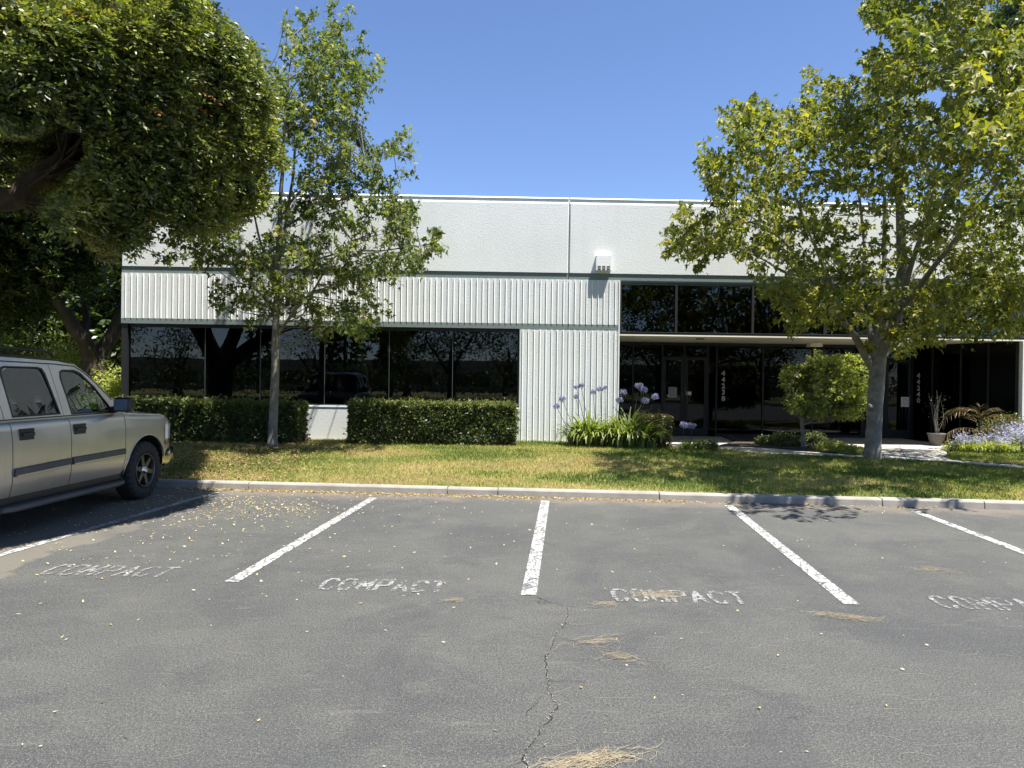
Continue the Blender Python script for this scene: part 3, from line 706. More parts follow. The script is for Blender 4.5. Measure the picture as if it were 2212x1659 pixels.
A += dz((216, 504), .3038, [(450,160,60,30),(560,150,80,40),(560,40,100,50),(700,60,120,60),(800,180,120,50),(680,200,60,30),(900,60,120,80),(950,170,120,60),(1100,140,120,60),(1080,240,120,60),(1200,60,100,80),(1230,200,100,80),(1350,60,100,80),(1400,170,100,80),(1550,150,100,70),(1500,260,80,60),(1650,200,80,70),(1600,60,100,60),(1750,100,100,60),(1800,250,80,60),(1700,320,70,50),
 (860,350,50,30),(930,370,60,30),(830,470,50,50),(900,510,80,40),(960,460,80,30),(1040,430,80,40),(1080,490,70,40),(1120,350,80,60),(1150,500,60,40),(1200,430,60,60),(1290,330,90,70),(1400,330,70,60),(1340,430,80,60),(1440,420,60,50),(1310,510,80,40),(1540,380,70,40,.6),(1620,390,50,30,.6),
 (1090,605,30,15),(1180,580,40,30),(1380,560,50,40,.5),(1500,500,80,40),(1560,560,80,50),(1500,640,70,40),(1600,640,80,50),(1700,560,80,50),(1760,620,70,60),(1650,690,60,30),(1800,690,60,50),(1830,560,70,60),(1550,700,40,20)])
A += dz((720, 396), .3689, [(400,200,60,70),(450,170,30,60),(300,330,40,30),(330,160,60,50),(300,430,60,60),(400,460,90,50),(480,460,80,50),(450,400,60,50),(550,380,40,30),(600,300,25,50),(590,390,50,30),(520,440,60,40),(200,470,100,50),(300,510,100,40),(80,560,90,50),(190,620,60,60),(150,720,100,50),(280,720,40,30),(200,800,60,50),(100,800,60,60),(120,860,40,40)])
def Yp(pts, Y, dY=None):
    return [ony(p[0], p[1], Y+(p[2] if len(p) > 2 else 0)) for p in pts]
mt = empty('maple_tree', ony(589, 962, YM), label='slender young maple tree with a thin grey trunk in front of the long dark window', cat='tree')
limbsM = [(Yp([(588,966),(591,900),(594,800),(596,700),(599,600),(603,500),(607,420),(612,330),(618,240),(626,150),(640,60)], YM), [.098,.092,.085,.075,.066,.05,.042,.034,.026,.018,.008]),
 (Yp([(600,722),(610,706),(626,686,-.2),(647,653,-.5),(678,626,-.8),(714,565,-1.1),(760,520,-1.3)], YM), [.04,.038,.034,.03,.026,.018,.008]),
 (Yp([(592,684),(578,656,.2),(544,616,.4),(510,580,.7),(474,543,.9),(430,535,1.)], YM), [.036,.032,.028,.022,.016,.008]),
 (Yp([(598,610),(582,565,-.3),(565,528,-.5),(553,480,-.8),(540,420,-1.),(545,370,-1.1)], YM), [.034,.03,.026,.02,.015,.008]),
 (Yp([(602,540),(620,470,.2),(631,391,.3),(637,326,.4),(655,240,.5),(690,130,.6),(708,40,.6)], YM), [.036,.034,.03,.026,.02,.012,.006]),
 (Yp([(605,470),(640,420,-.4),(700,380,-.8),(770,350,-.9),(840,325,-1.)], YM), [.03,.026,.02,.014,.006]),
 (Yp([(603,500),(650,470,.5),(720,440,.9),(800,400,1.),(860,385,1.)], YM), [.03,.026,.02,.014,.006]),
 (Yp([(600,600),(660,570,.4),(740,545,.5),(840,540,.2),(920,530,.0)], YM), [.03,.026,.02,.014,.006]),
 (Yp([(612,330),(590,250,.3),(570,180,.4),(600,110,.4),(612,50,.4)], YM), [.026,.02,.014,.009,.005]),
 (Yp([(599,620),(540,560,.8),(480,530,1.),(400,560,1.),(350,552,1.)], YM), [.03,.024,.018,.012,.006])]
ML = tree_frame('maple', limbsM, B_MAPLE, mt)
def crown(tree, ells, Yc, c, R, depth, dens, size, mat, lines, bark, per=10, tw=.34, T=T_MAPLE, spread=.045, droop=.8, area=55., fwd=None, nmax=260):
    B = ellipse_twigs(ells, Yc, c, R, depth, dens/per, area, fwd); n = len(B)
    LP = np.array([list(p) for p, r in lines]); near = LP[np.argmin(((B[:, None]-LP[None, ::3])**2).sum(2), 1)*3]
    d = unit(unit(B-near)+rng.normal(size=(n, 3))*.35+np.array([0, 0, .15])); L = rng.uniform(.6, 1.2, n)*tw
    p, dr, nr = twig_leaves(B-d*L[:, None]*.5, d, L, per, spread, droop)
    r = np.clip(np.repeat(rng.normal(.42, .16, n), per)+rng.normal(0, .18, n*per), 0, 1)
    s = size*rng.uniform(.65, 1.2, len(p))
    leaves('crown', p, dr, nr, s, r, mat, T, parent=tree, kind='stuff')
    V, Fc = [], []
    for i in rng.permutation(n)[:1400]:
        q = B[i]; tube_data([q-d[i]*L[i]*.7, q+d[i]*L[i]*.45], [.005, .002], 3, V, Fc, False)
    mesh('twigs', V, Fc, bark, parent=tree, kind='stuff')
    twig_mesh(tree, lines, B, bark, .010, nmax)
    return B
crown(mt, A, YM-.3, (640, 400), (330, 400), 1.9, 4.5, .112, L_MAPLE, ML, B_MAPLE)

# ---- broad maple at the right
YR = 14.15
Bz = dz((1404, 0), .3907, [(1200,40,50,60),(1270,80,90,60),(1330,150,60,60),(1380,40,60,50),(1480,60,60,70),(1250,0,60,40),(1450,180,90,80),(1560,130,60,70),(1640,60,70,70),(1720,50,90,60),(1780,100,60,50),(1820,20,50,30),(1680,180,80,60),(1550,240,100,60),
 (1280,320,60,50),(1380,330,100,70),(1240,370,40,40),(1500,320,100,70),(1620,280,70,50),(1900,230,80,50),(1800,300,100,50),(2000,280,80,60),(1700,340,80,60),
 (920,400,50,30),(960,440,40,30),(900,480,40,25),(1060,470,60,30),(1130,455,40,30),(1000,500,60,40),(1060,540,80,40),(870,560,40,40),(900,590,30,30),(1250,450,60,40),(1220,510,50,60),(1330,480,90,60),(1450,450,100,70),(1600,440,90,50),(1750,430,100,70),(1900,420,100,80),(2020,420,60,80),
 (560,540,20,30),(490,590,40,25),(640,580,40,40),(560,620,100,30),(400,630,25,30),(430,680,50,40),(520,670,80,50),(620,660,70,50),(750,640,40,30),(810,620,50,30),(790,680,90,50),(860,700,60,60),
 (970,600,90,60),(1100,620,100,60),(1230,620,90,60),(1350,620,80,80),(1450,600,90,60),(1580,600,60,60,.4),(1720,570,90,60),(1850,580,90,70),(2000,580,80,80),(480,750,60,50),(560,760,80,60),(660,750,80,60),(780,770,80,50),(920,720,90,60),(1060,740,100,70),(1200,740,90,70),(1330,760,80,60),(1430,740,80,60),(1560,700,60,60,.4),(1700,700,90,60),(1830,720,90,70),(1970,730,90,80),
 (310,820,25,40),(310,900,35,50),(360,880,50,50),(330,970,50,50),(430,900,60,60),(540,860,80,60),(660,880,90,60),(780,860,60,60),(900,840,60,60),(1020,860,80,60),(1150,870,80,60),(1280,880,90,60),(1420,870,90,60),(1560,850,80,60),(1700,850,90,60),(1830,880,90,70),(1980,890,90,80),
 (370,1030,60,50),(460,1010,80,60),(580,1000,90,60),(700,1000,90,60),(850,980,80,60),(1000,990,90,60),(1140,1000,80,50),(1280,1000,80,60),(1400,1010,80,60),(1540,1000,80,60),(1680,1000,80,60),(1820,1030,80,60),(1980,1050,90,70),
 (400,1100,60,40),(480,1140,80,50),(600,1120,90,60),(720,1110,80,50),(860,1110,80,60),(1000,1120,60,40,.4),(1130,1120,70,50,.4),(1260,1130,80,50,.5),(1400,1120,80,50,.5),(1540,1130,80,60),(1680,1140,80,50,.5),(1820,1160,90,60),(1980,1180,90,60),
 (190,1140,30,40),(180,1200,35,50),(130,1290,40,30),(200,1260,70,50),(300,1200,50,40),(140,1360,60,50),(230,1370,80,60),(330,1270,90,50),(330,1340,100,60),(280,1450,40,30),(440,1230,90,60),(450,1330,90,50),(560,1240,80,50,.5),(560,1400,70,50),(600,1480,50,30),(640,1330,80,50),(700,1230,90,60),(700,1400,60,50),(800,1320,90,60,.45),(860,1230,90,60),(850,1430,70,60),
 (960,1250,90,60),(1080,1280,80,60,.45),(1200,1240,60,40,.45),(1260,1360,90,60,.4),(1000,1380,90,60,.7),(1130,1420,70,50,.6),(1350,1280,70,60,.4),(1500,1260,80,60),(1640,1250,90,60,.5),(1800,1270,90,60),(1960,1290,90,60),
 (800,1530,100,60),(930,1500,90,60),(1060,1520,90,60),(1190,1500,80,60,.7),(1320,1450,80,60,.35),(1440,1430,80,60,.4),(1560,1380,90,60,.6),(1700,1380,90,60),(1840,1400,90,60),(1980,1420,90,60),(1700,1480,100,60),(1850,1530,100,60),(1990,1530,90,60),(1560,1500,70,50,.7),
 (650,1590,60,40),(720,1620,90,40),(880,1610,90,50),(1030,1620,90,50),(1180,1620,80,50),(1330,1600,90,50,.5),(1480,1600,90,50),(1620,1600,90,50),(1760,1620,90,50),(1900,1630,90,50),(2030,1620,60,50)])
Bz += dz((1636, 576), .3254, [(40,110,40,30),(130,150,90,50),(230,200,90,60),(350,180,90,60),(250,300,80,50),(230,380,60,30),(350,330,90,50),(450,250,80,60),(500,340,80,50),(600,330,60,40),(560,200,80,60),(680,250,60,60),(700,360,50,30),(830,300,70,60),(860,200,70,60),(950,420,70,50),(870,440,60,40),(1000,510,70,40),(930,540,40,20),(1100,430,80,60),(1150,490,20,15),(1100,300,100,60),(1200,380,100,50),(1250,250,100,60),(1350,350,100,60),(1400,430,80,30),(1500,250,100,60),(1500,380,100,50),(1600,300,100,60),(1700,380,80,50),(1650,430,70,30),(1720,250,70,60),(730,510,40,20),(1600,150,100,60),(1720,120,60,60),(1450,150,90,60),(1250,150,90,60),(1100,180,80,60),(980,250,50,60,.4)])
# the part of the crown beyond the right edge and above the top of the view
Bz += [(x, y, 34, 30, .55) for x in range(2240, 2720, 55) for y in range(-160, 700, 60) if ((x-1960)/760)**2+((y-260)/440)**2 < 1]
Bz += [(x, y, 34, 28) for x in range(1870, 2240, 55) for y in range(-190, -10, 52) if x > 1880+abs(y)*.3]
rt = empty('maple_tree', ony(1883, 992, YR), label='large spreading maple tree at the right with a stout pale trunk beside the walkway', cat='tree')
limbsR = [(Yp([(1884,998),(1884,985),(1887,930),(1890,880),(1893,820),(1896,770),(1904,720),(1930,650),(1948,590),(1945,500),(1940,380),(1935,250),(1940,100),(1950,-60)], YR), [.185,.165,.150,.148,.150,.165,.13,.11,.10,.085,.07,.055,.04,.02]),
 (Yp([(1886,800),(1868,765,-.05),(1850,730,-.2),(1820,690,-.4),(1780,640,-.6),(1740,590,-.8),(1690,520,-1.),(1620,480,-1.1),(1560,500,-1.2)], YR), [.075,.075,.068,.055,.045,.036,.028,.02,.009]),
 (Yp([(1892,790),(1882,740,.1),(1875,690,.2),(1852,640,.3),(1868,560,.4),(1862,480,.5),(1850,400,.5),(1800,300,.5),(1780,180,.5)], YR), [.07,.066,.055,.045,.036,.03,.024,.016,.008]),
 (Yp([(1899,790),(1915,740,-.1),(1940,680,-.4),(1960,600,-.8),(1985,520,-1.2),(2010,430,-1.5),(2040,300,-1.8),(2060,150,-2.)], YR), [.08,.075,.065,.056,.046,.036,.026,.014]),
 (Yp([(1898,780),(1925,752,.2),(1960,748,.5),(2010,735,.8),(2080,700,1.1),(2160,650,1.3),(2240,600,1.4)], YR), [.075,.065,.05,.04,.03,.02,.01]),
 (Yp([(1896,775),(1905,700,.3),(1908,620,.5),(1912,520,.7),(1908,400,.9),(1890,280,1.),(1900,120,1.)], YR), [.06,.055,.048,.04,.032,.022,.01]),
 (Yp([(1820,690,-.4),(1790,600,-.2),(1740,480,0),(1700,380,.1),(1650,300,.1),(1600,260,.1)], YR), [.05,.04,.03,.022,.014,.007]),
 (Yp([(1940,680,-.4),(2000,600,-1.2),(2060,520,-2.2),(2130,430,-3.),(2200,330,-3.4)], YR), [.06,.05,.04,.028,.012]),
 (Yp([(1930,650),(2000,560,.8),(2080,470,1.2),(2150,350,1.4),(2180,230,1.5)], YR), [.055,.045,.034,.022,.01]),
 (Yp([(1780,640,-.6),(1700,590,.4),(1600,540,.7),(1500,520,.8)], YR), [.035,.028,.018,.008])]
RL = tree_frame('maple', limbsR, B_MAPLE, rt)
crown(rt, Bz, YR-1.0, (1960, 260), (620, 520), 3.4, 4.9, .116, L_MAPLE2, RL, B_MAPLE, nmax=320, fwd=lambda x, y: 2.15*min(1, max(0, (x-1800)/250))*min(1, max(0, (520-y)/200)))
# burls on the right trunk
V, Fc = [], []
for px, py, r in [(1880, 880, .045), (1886, 842, .03)]:
    c = ony(px, py, YR-.12); tube_data([c+Vector((0, .06, -.05)), c+Vector((0, 0, -.02)), c+Vector((0, 0, .03)), c+Vector((0, .06, .06))], [r*.5, r, r, r*.5], 8, V, Fc)
mesh('burl', V[:32], Fc[:26], B_MAPLE, True, parent=rt)

# ---- pinnate-leaved trees: shoots of compound leaves
def shoots(B, D, per, Lr, nl, ll, rbase, sunny=None):
    """B,D shoot tips and directions -> leaflets"""
    n = len(B)
    ph = rng.uniform(0, 2*math.pi, (n, per)); D = unit(D)
    a = unit(np.cross(D, rdir(n))); b = np.cross(D, a)
    rad = a[:, None]*np.cos(ph)[..., None]+b[:, None]*np.sin(ph)[..., None]
    rd = unit(D[:, None]*rng.uniform(.1, 1., (n, per, 1))+rad*.9+rng.normal(size=(n, per, 3))*.35); L = Lr*rng.uniform(.7, 1.15, (n, per, 1))
    t = (np.arange(nl)//2+1)/(nl//2+.3); side = np.where(np.arange(nl) % 2, 1., -1.)
    side = side*(np.arange(nl) < nl-1)
    up = np.array([0, 0, 1.]); q = unit(np.cross(rd, up+rng.normal(size=rd.shape)*.3))
    base = B[:, None]-D[:, None]*rng.uniform(0, .25, (n, per, 1))
    pos = base[:, :, None]+rd[:, :, None]*(L*t[None, None])[..., None]
    pos[..., 2] -= .18*((L*t[None, None])**2)/Lr
    d = rd[:, :, None]*.75+q[:, :, None]*side[None, None, :, None]+np.array([0, 0, -.12])
    nr = np.cross(q, rd)[:, :, None]*np.ones((1, 1, nl, 1)); nr = nr*np.sign(nr[..., 2:3]+1e-6)+rng.normal(size=d.shape)*.75
    r = np.clip((rbase+rng.normal(0, .10, n))[:, None, None]+rng.normal(0, .12, (n, per, nl)), 0, .97)
    red = rng.uniform(size=n) < .012; r[red] = 1.
    s = ll*rng.uniform(.75, 1.15, (n, per, nl))
    return pos.reshape(-1, 3), d.reshape(-1, 3), nr.reshape(-1, 3), s.ravel(), r.ravel()
SIL = [(-900,-900),(425,-900),(428,0),(468,58),(518,86),(545,112),(560,150),(575,190),(590,258),(600,290),(586,340),(572,400),(540,450),(515,485),(470,500),(420,490),(370,485),(345,462),(318,470),(325,505),(300,528),(262,515),(240,540),(100,470),(0,440),(-200,520),(-900,600)]
def blob_points(ells, n, shell=.55):
    out = []
    vol = np.array([e[3]*e[4]*e[5] for e in ells], float)**.8; k = rng.choice(len(ells), n, p=vol/vol.sum())
    E = np.array(ells)[k]; d = rdir(n); r = rng.uniform(shell**3, 1, n)**(1/3)
    return E[:, :3]+d*E[:, 3:6]*r[:, None], d
SHX, SHY = SUN.x/SUN.z, -SUN.y/SUN.z
SHB = np.array([(2., -6.1), (7.17, -4.85), (8.6, -4.2), (9.7, -3.9), (10.4, -4.1), (12., -4.5), (13.2, -4.5), (15., -4.3), (20, -4.3)])
def shade_ok(P, m=0.):
    xs = P[:, 0]-P[:, 2]*SHX; ys_ = P[:, 1]+P[:, 2]*SHY
    return xs < np.interp(ys_, SHB[:, 0], SHB[:, 1])+m
def y_min(x, y):
    return max(6.0, -3.65/((x-1080-SHX*(823-y))/1533))
ft = empty('pinnate_tree', (-10.2, 7.6, 0), label='big dark tree in the left foreground whose leafy limb overhangs the parked vehicle', cat='tree')
FLB = [([(-10.3,7.7,-.05),(-10.25,7.75,.9),(-10.2,7.8,1.7),(-10.2,7.8,2.3)], [.52,.45,.46,.50]),
 ([(-10.2,7.8,1.9),(-9.1,8.1,2.75),(-7.7,8.6,3.45),ony(0,432,9.),ony(60,395,9.1),ony(118,362,9.2),ony(150,335,9.3),ony(146,300,9.5),ony(165,200,9.8)], [.34,.25,.19,.155,.135,.115,.10,.08,.05]),
 ([ony(118,362,9.2),ony(200,330,9.8),ony(300,290,10.4),ony(400,250,11)], [.09,.07,.05,.02]),
 ([(-10.2,7.8,2.1),(-10.6,8.6,3.6),(-10.4,9.4,5.5),(-9.8,9.6,7.5),(-9,9.6,9.2)], [.34,.27,.2,.13,.06]),
 ([(-10.2,7.8,2.1),(-11.2,7.3,3.4),(-12.4,6.8,5.),(-13.2,6.4,7)], [.32,.25,.17,.07]),
 ([(-10.2,7.8,2.2),(-9.7,7.0,3.8),(-8.9,6.,5.4),(-8,5.2,7.)], [.28,.22,.14,.06]),
 ([(-7.7,8.6,3.45),(-7.2,9.8,4.8),(-6.4,11.,5.8),(-5.6,12,6.6)], [.15,.12,.08,.03])]
FL = tree_frame('pinnate', FLB, B_DARK, ft, n=14, jit=.07)
# leaf masses fill the volume; those in view keep inside the crown's outline
FE = [(-7.0,8.8,6.4,3.4,3.2,2.9),(-5.6,9.6,6.0,2.2,3.0,2.2),(-9.5,8.,8.6,4.,4.,2.6),(-5.6,7.2,6.0,2.6,2.2,1.9),(-5.0,7.8,4.9,1.7,2.2,1.0),(-12.,7.,7.,3.,3.4,2.6),(-6.6,5.2,6.8,2.8,2.6,2.0),(-8.6,11.5,5.2,3.,2.4,1.6),(-6.2,12.4,6.0,2.4,2.4,1.9),(-5.0,12.2,5.8,1.9,2.0,1.5),(-6.6,13.4,5.6,2.2,1.6,1.4)]
ctr, cd = blob_points(FE, 1900, .6)
px, py = proj(ctr); ok = (ctr@np.array([0, 1., 0]) > 2)
infr = (px > -250) & (py > -250) & (px < 2400)
keep = (inside_np(SIL, px, py) | ~infr) & (ctr[:, 2] > 3.0)
# nothing but the limb hangs low close to the camera's left
keep &= ~((infr) & (py > 300) & (px < 330) & (ctr[:, 1] < 9.6)); keep &= ~((px > -120) & (py > 255) & (px < 190) & (ctr[:, 1] < 9.7))
ctr, cd = ctr[keep], cd[keep]
m = len(ctr); k = 11
SB = (ctr[:, None]+rng.normal(size=(m, k, 3))*np.array([.26, .26, .15])).reshape(-1, 3); SD = np.repeat(cd, k, 0)+rng.normal(size=(m*k, 3))*.5+np.array([0, 0, .55])
px, py = proj(SB); infr = (px > -60) & (py > -60); kp = inside_np(SIL, px+rng.normal(0, 5, len(px)), py+rng.normal(0, 5, len(px))) | ~infr
kp &= shade_ok(SB); kp &= np.array([mnoise.noise(Vector(q*np.array([1.15, 1.15, 1.7])))+.35*mnoise.noise(Vector(q*3.1)) > .08 for q in SB]); SB, SD = SB[kp], SD[kp]
# outer shell along the sky edge, so the outline is full and ragged
edge = [(428,0,30,40),(462,60,36,34),(500,88,40,30),(540,125,30,30),(548,170,34,34),(560,220,34,40),(578,275,30,36),(572,330,34,34),(548,385,36,34),(512,430,40,30),(455,440,50,30),(400,445,40,22),(320,425,40,16),(285,490,24,20),(250,480,22,30),(500,180,50,60),(520,260,50,60),(500,340,60,60),(440,390,60,50),(380,410,50,40),
        (300,475,30,32),(275,495,24,30),(330,462,30,20),(480,472,42,20),(425,470,42,18),(545,440,34,26),(380,462,40,18),(240,500,40,36),(190,480,40,40),(60,280,70,34),(30,310,50,26),(110,262,60,30),(60,50,110,50),(200,60,110,60),(330,60,90,60),(400,130,80,60),(300,170,100,50),(160,170,110,60),(40,160,90,60),(250,260,80,45),(350,270,80,60),(420,220,80,60),(430,310,70,50),(330,350,70,50),(240,350,60,40)]
EB = []
for e in edge:
    cl = [(rng.uniform(0, 6.28), math.sqrt(rng.uniform()), rng.normal()*.5) for _ in range(max(2, int(e[2]*e[3]/260)))]
    for i in range(int(.030*math.pi*e[2]*e[3])):
        a, r, dy = cl[i % len(cl)]; Yq = y_min(e[0], e[1])+abs(dy)*1.3+(3.0 if i % 4 == 0 else 0.)*min(1, max(0, e[0]/400))+rng.normal()*.14
        EB.append(list(ony(e[0]+e[2]*r*math.cos(a)+rng.normal()*9, e[1]+e[3]*r*math.sin(a)+rng.normal()*7, Yq)))
for i in range(5200):
    x, y = rng.uniform(120, 596), rng.uniform(60, 450)
    Yq = y_min(x, y)+rng.uniform(.2, 5.0); p = list(ony(x, y, Yq))
    if Yq < 14.6 and mnoise.noise(Vector(p)*1.15) > .06 and inside(SIL, x, y): EB.append(p)
for i in range(5200):                      # the masses that shade the lawn
    gx_, gy_, z = rng.uniform(-10, -4.3), rng.uniform(10.6, 15.8), rng.uniform(4.2, 8.5); p = [gx_+SHX*z, gy_-SHY*z, z]; a_, b_ = proj(p)
    if p[1] < 14.8 and inside(SIL, a_, b_) and not (b_ > 300 and a_ < 160): EB.append(p)
EB = np.array(EB); ED = unit(EB-np.array([-8., 10.5, 5.]))+rng.normal(size=EB.shape)*.4+np.array([.1, -.25, .55])
k = shade_ok(EB, .12); EB, ED = EB[k], ED[k]
SB = np.concatenate([SB, EB]); SD = np.concatenate([SD, ED])
P_, D_, N_, s_, r_ = shoots(SB, SD, 9, .17, 9, .058, np.clip(.46+.30*np.array([mnoise.noise(Vector(q*1.1+np.array([5, 5, 5]))) for q in SB])+rng.normal(0, .12, len(SB)), .1, .9))
qx, qy = proj(P_); jn = np.array([mnoise.noise(Vector((a*.021, b*.021, 0)))+.5*mnoise.noise(Vector((a*.06, b*.06, 4))) for a, b in zip(qx[::9], qy[::9])]).repeat(9)[:len(qx)]
j2 = rng.normal(0, 15, (len(qx)//72+1, 2)).repeat(72, 0)[:len(qx)]+rng.normal(0, 4, (len(qx), 2))
kk = inside_np(SIL, qx+j2[:, 0]*.9+jn*58-2, qy+j2[:, 1]*1.3+jn*46-6) | (qx < -60) | (qy < -60)
LIMB = [(-80, 300), (60, 300), (120, 268), (185, 290), (190, 345), (130, 405), (60, 470), (-80, 560)]
kk &= ~(inside_np(LIMB, qx, qy) & (P_[:, 1] < 9.7))
P_, D_, N_, s_, r_ = P_[kk], D_[kk], N_[kk], s_[kk], r_[kk]
leaves('crown', P_, D_, N_, s_, r_, L_PINN, T_LANCE, parent=ft, kind='stuff')
twig_mesh(ft, FL, SB, B_DARK, .016, 420)
print('pinnate leaflets', len(P_))

# ---- trees beyond the building's left corner
def back_tree(name, label, base, limbs, ells, n, k, leaf, mat, bark, poly=None, per=5, T=T_LANCE, rb=.4, group=None, Lr=.24, nl=7, jit=.05, sp=.32, shell=.4, region=None):
    t = empty(name, base, label=label, cat='tree', group=group)
    L = tree_frame(name, limbs, bark, t, n=10, jit=jit)
    c, d = blob_points(ells, n, shell); B = (c[:, None]+rng.normal(size=(n, k, 3))*sp).reshape(-1, 3); D = np.repeat(d, k, 0)+rng.normal(size=(n*k, 3))*.5+np.array([0, 0, .5])
    if region is not None:
        x, y = proj(B); ok = region(x, y, B); B, D = B[ok], D[ok]
    P, D2, N2, s, r = shoots(B, D, per, Lr, nl, leaf, rng.normal(rb, .12, len(B)))
    leaves('crown', P, D2, N2, s, r, mat, T, parent=t, kind='stuff'); twig_mesh(t, L, B, bark, .02, 160); return t
left_of = lambda x, y, B: (B[:, 0] < -9.05) & ~((np.abs(x-226) < 15) & (np.abs(y-556) < 22) & (rng.uniform(size=len(x)) < .85))
b = ony(203, 850, 19.5); b.z = 0
back_tree('forked_tree', 'dark tree with a forked trunk just left of the building behind the parked vehicle', b,
 [([b, ony(203,850,19.5), ony(202,800,19.5), ony(200,775,19.5)], [.36,.30,.29,.27]), (Yp([(203,790),(180,735,-.3),(150,690,-.5),(118,630,-.6),(95,560,-.6),(80,480,-.5)], 19.5), [.24,.20,.17,.13,.10,.05]),
  (Yp([(204,785),(230,742,.3),(250,705,.4),(268,660,.6),(285,600,.8)], 19.5), [.22,.19,.17,.14,.08]), (Yp([(180,735,-.3),(186,690,.3),(175,640,.7),(180,560,1.)], 19.5), [.12,.10,.07,.04])],
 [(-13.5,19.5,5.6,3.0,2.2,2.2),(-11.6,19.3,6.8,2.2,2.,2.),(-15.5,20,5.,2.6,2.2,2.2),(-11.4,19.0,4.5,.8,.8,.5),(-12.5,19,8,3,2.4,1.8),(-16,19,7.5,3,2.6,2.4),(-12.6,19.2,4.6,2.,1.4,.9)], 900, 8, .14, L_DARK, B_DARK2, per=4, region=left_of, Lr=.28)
b = Vector((-17.5, 17.5, 0))
back_tree('leafy_tree', 'dense dark tree at the left edge beyond the parked vehicle', b,
 [([b, b+Vector((.1,0,1.5)), b+Vector((.3,.1,3)), b+Vector((.2,.4,5)), b+Vector((0,.5,7))], [.3,.26,.24,.16,.06]), ([b+Vector((.2,0,2.4)), b+Vector((1.4,.2,3.8)), b+Vector((2.4,.3,5.4))], [.16,.12,.05])],
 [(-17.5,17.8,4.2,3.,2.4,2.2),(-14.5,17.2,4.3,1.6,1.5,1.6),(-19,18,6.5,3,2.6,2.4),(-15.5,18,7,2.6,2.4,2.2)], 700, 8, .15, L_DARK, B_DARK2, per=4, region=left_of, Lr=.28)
for i, (X, Y, h, lab) in enumerate([(-16, 30, 9.5, 'tall tree farther back, seen between the forked trunk and the building corner'), (-26, 33, 11, 'far tree behind the dense dark tree at the left edge'), (-34, 27, 10, 'far tree outermost at the left, beyond the parked vehicle')]):
    b = Vector((X, Y, 0))
    back_tree('broadleaf_tree', lab, b, [([b, b+Vector((.1,0,2)), b+Vector((.2,.1,h*.5)), b+Vector((0,0,h*.85))], [.3,.25,.18,.05])],
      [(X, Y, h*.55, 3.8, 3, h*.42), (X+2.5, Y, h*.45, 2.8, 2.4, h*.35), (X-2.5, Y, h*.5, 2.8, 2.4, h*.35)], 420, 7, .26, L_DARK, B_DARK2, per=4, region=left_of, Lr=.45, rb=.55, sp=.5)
# shrubs under them
def shrub(name, label, c, r, n, leaf, mat, T=T_OVAL, rb=.5, cat='shrub', region=None, group=None, stems=True, droop=.2):
    s = empty(name, (c[0], c[1], c[2]), label=label, cat=cat, group=group)
    d = rdir(n); d[:, 2] = np.abs(d[:, 2])*.9+d[:, 2]*.1; rr = rng.uniform(.35, 1, n)**.5*(1+.16*np.array([mnoise.noise(Vector(q*2.3+np.array(c))) for q in d]))
    p = np.array(c)+np.array([0, 0, r[2]*.08])+d*np.array([r[0], r[1], r[2]*1.0])*rr[:, None]
    if region is not None: k = region(*proj(p)); p, d = p[k], d[k]; n = len(p)
    dr = unit(d*.6+rng.normal(size=(n, 3))*.8+np.array([0, 0, -droop])); nr = unit(d*.7+np.array([0, 0, .8])+rng.normal(size=(n, 3))*.4)
    leaves('foliage', p, dr, nr, leaf*rng.uniform(.6, 1.2, n), np.clip(rng.normal(rb, .2, n), 0, 1), mat, T, parent=s, kind='stuff')
    if stems:
        V, Fc = [], []
        for i in range(14):
            e = p[int(rng.integers(n))]; a = np.array(c)+np.array([rng.normal()*.05, rng.normal()*.05, 0]); tube_data([a, (a+e)/2+np.array([0, 0, .04]), e], [.012, .008, .003], 5, V, Fc, False)
        mesh('stems', V, Fc, B_DARK, True, parent=s, kind='stuff')
    return s
for c, r, lab, mat in [((-12.2, 20.8, .1), (1.3, 1.1, 2.7), 'sunlit shrub tucked against the left corner of the building', L_SHRUB), ((-14.6, 22.5, .1), (1.6, 1.2, 3.0), 'pale leafy shrub behind the forked trunk', L_HEDGE), ((-17.6, 21.5, .1), (1.9, 1.3, 2.8), 'broad shrub behind the roof of the parked vehicle', L_HEDGE), ((-21.2, 21, .1), (2., 1.4, 3.6), 'tall shrub farthest left behind the parked vehicle', L_SHRUB), ((-10.4, 19.4, .1), (.9, .8, 1.7), 'low shrub beside the building corner below the forked trunk', L_SHRUB)]:
    shrub('shrub', lab, c, r, 9000, .10, mat)

# ---- darker tree beyond the roof at the top right corner
DZ = dz((1404, 0), .3907, [(1900,130,50,60),(1860,200,40,40),(2000,80,50,50),(2050,140,60,90),(2100,60,60,60),(1960,170,60,60),(2120,200,60,80)])
b = Vector((17.5, 21.0, 5.6)); b = ony(2190, 40, 23.); b.z = 0.1
dt = empty('dark_tree', (20.0, 37., 0), label='dark bluish tree showing behind the large maple in the top right corner', cat='tree')
q0 = Vector((20.0, 37., 0)); 
def farp(x, y): return ony(x, y, 37.)
DL = tree_frame('dark', [([q0, q0+Vector((2, 0, 8)), farp(2215, 120), farp(2200, 30)], [.5, .42, .2, .06]), ([farp(2215, 200), farp(2170, 130), farp(2150, 60)], [.2, .12, .05])], B_DARK2, dt)
DZ += [(x, y, 30, 30) for x in range(2230, 2400, 45) for y in range(-60, 300, 50)]
Bq = []
for e in DZ:
    for i in range(int(max(6, .02*math.pi*e[2]*e[3]))):
        a = rng.uniform(0, 6.28); r = math.sqrt(rng.uniform()); Bq.append(list(ony(e[0]+e[2]*r*math.cos(a), e[1]+e[3]*r*math.sin(a), 37+rng.normal()*1.2)))
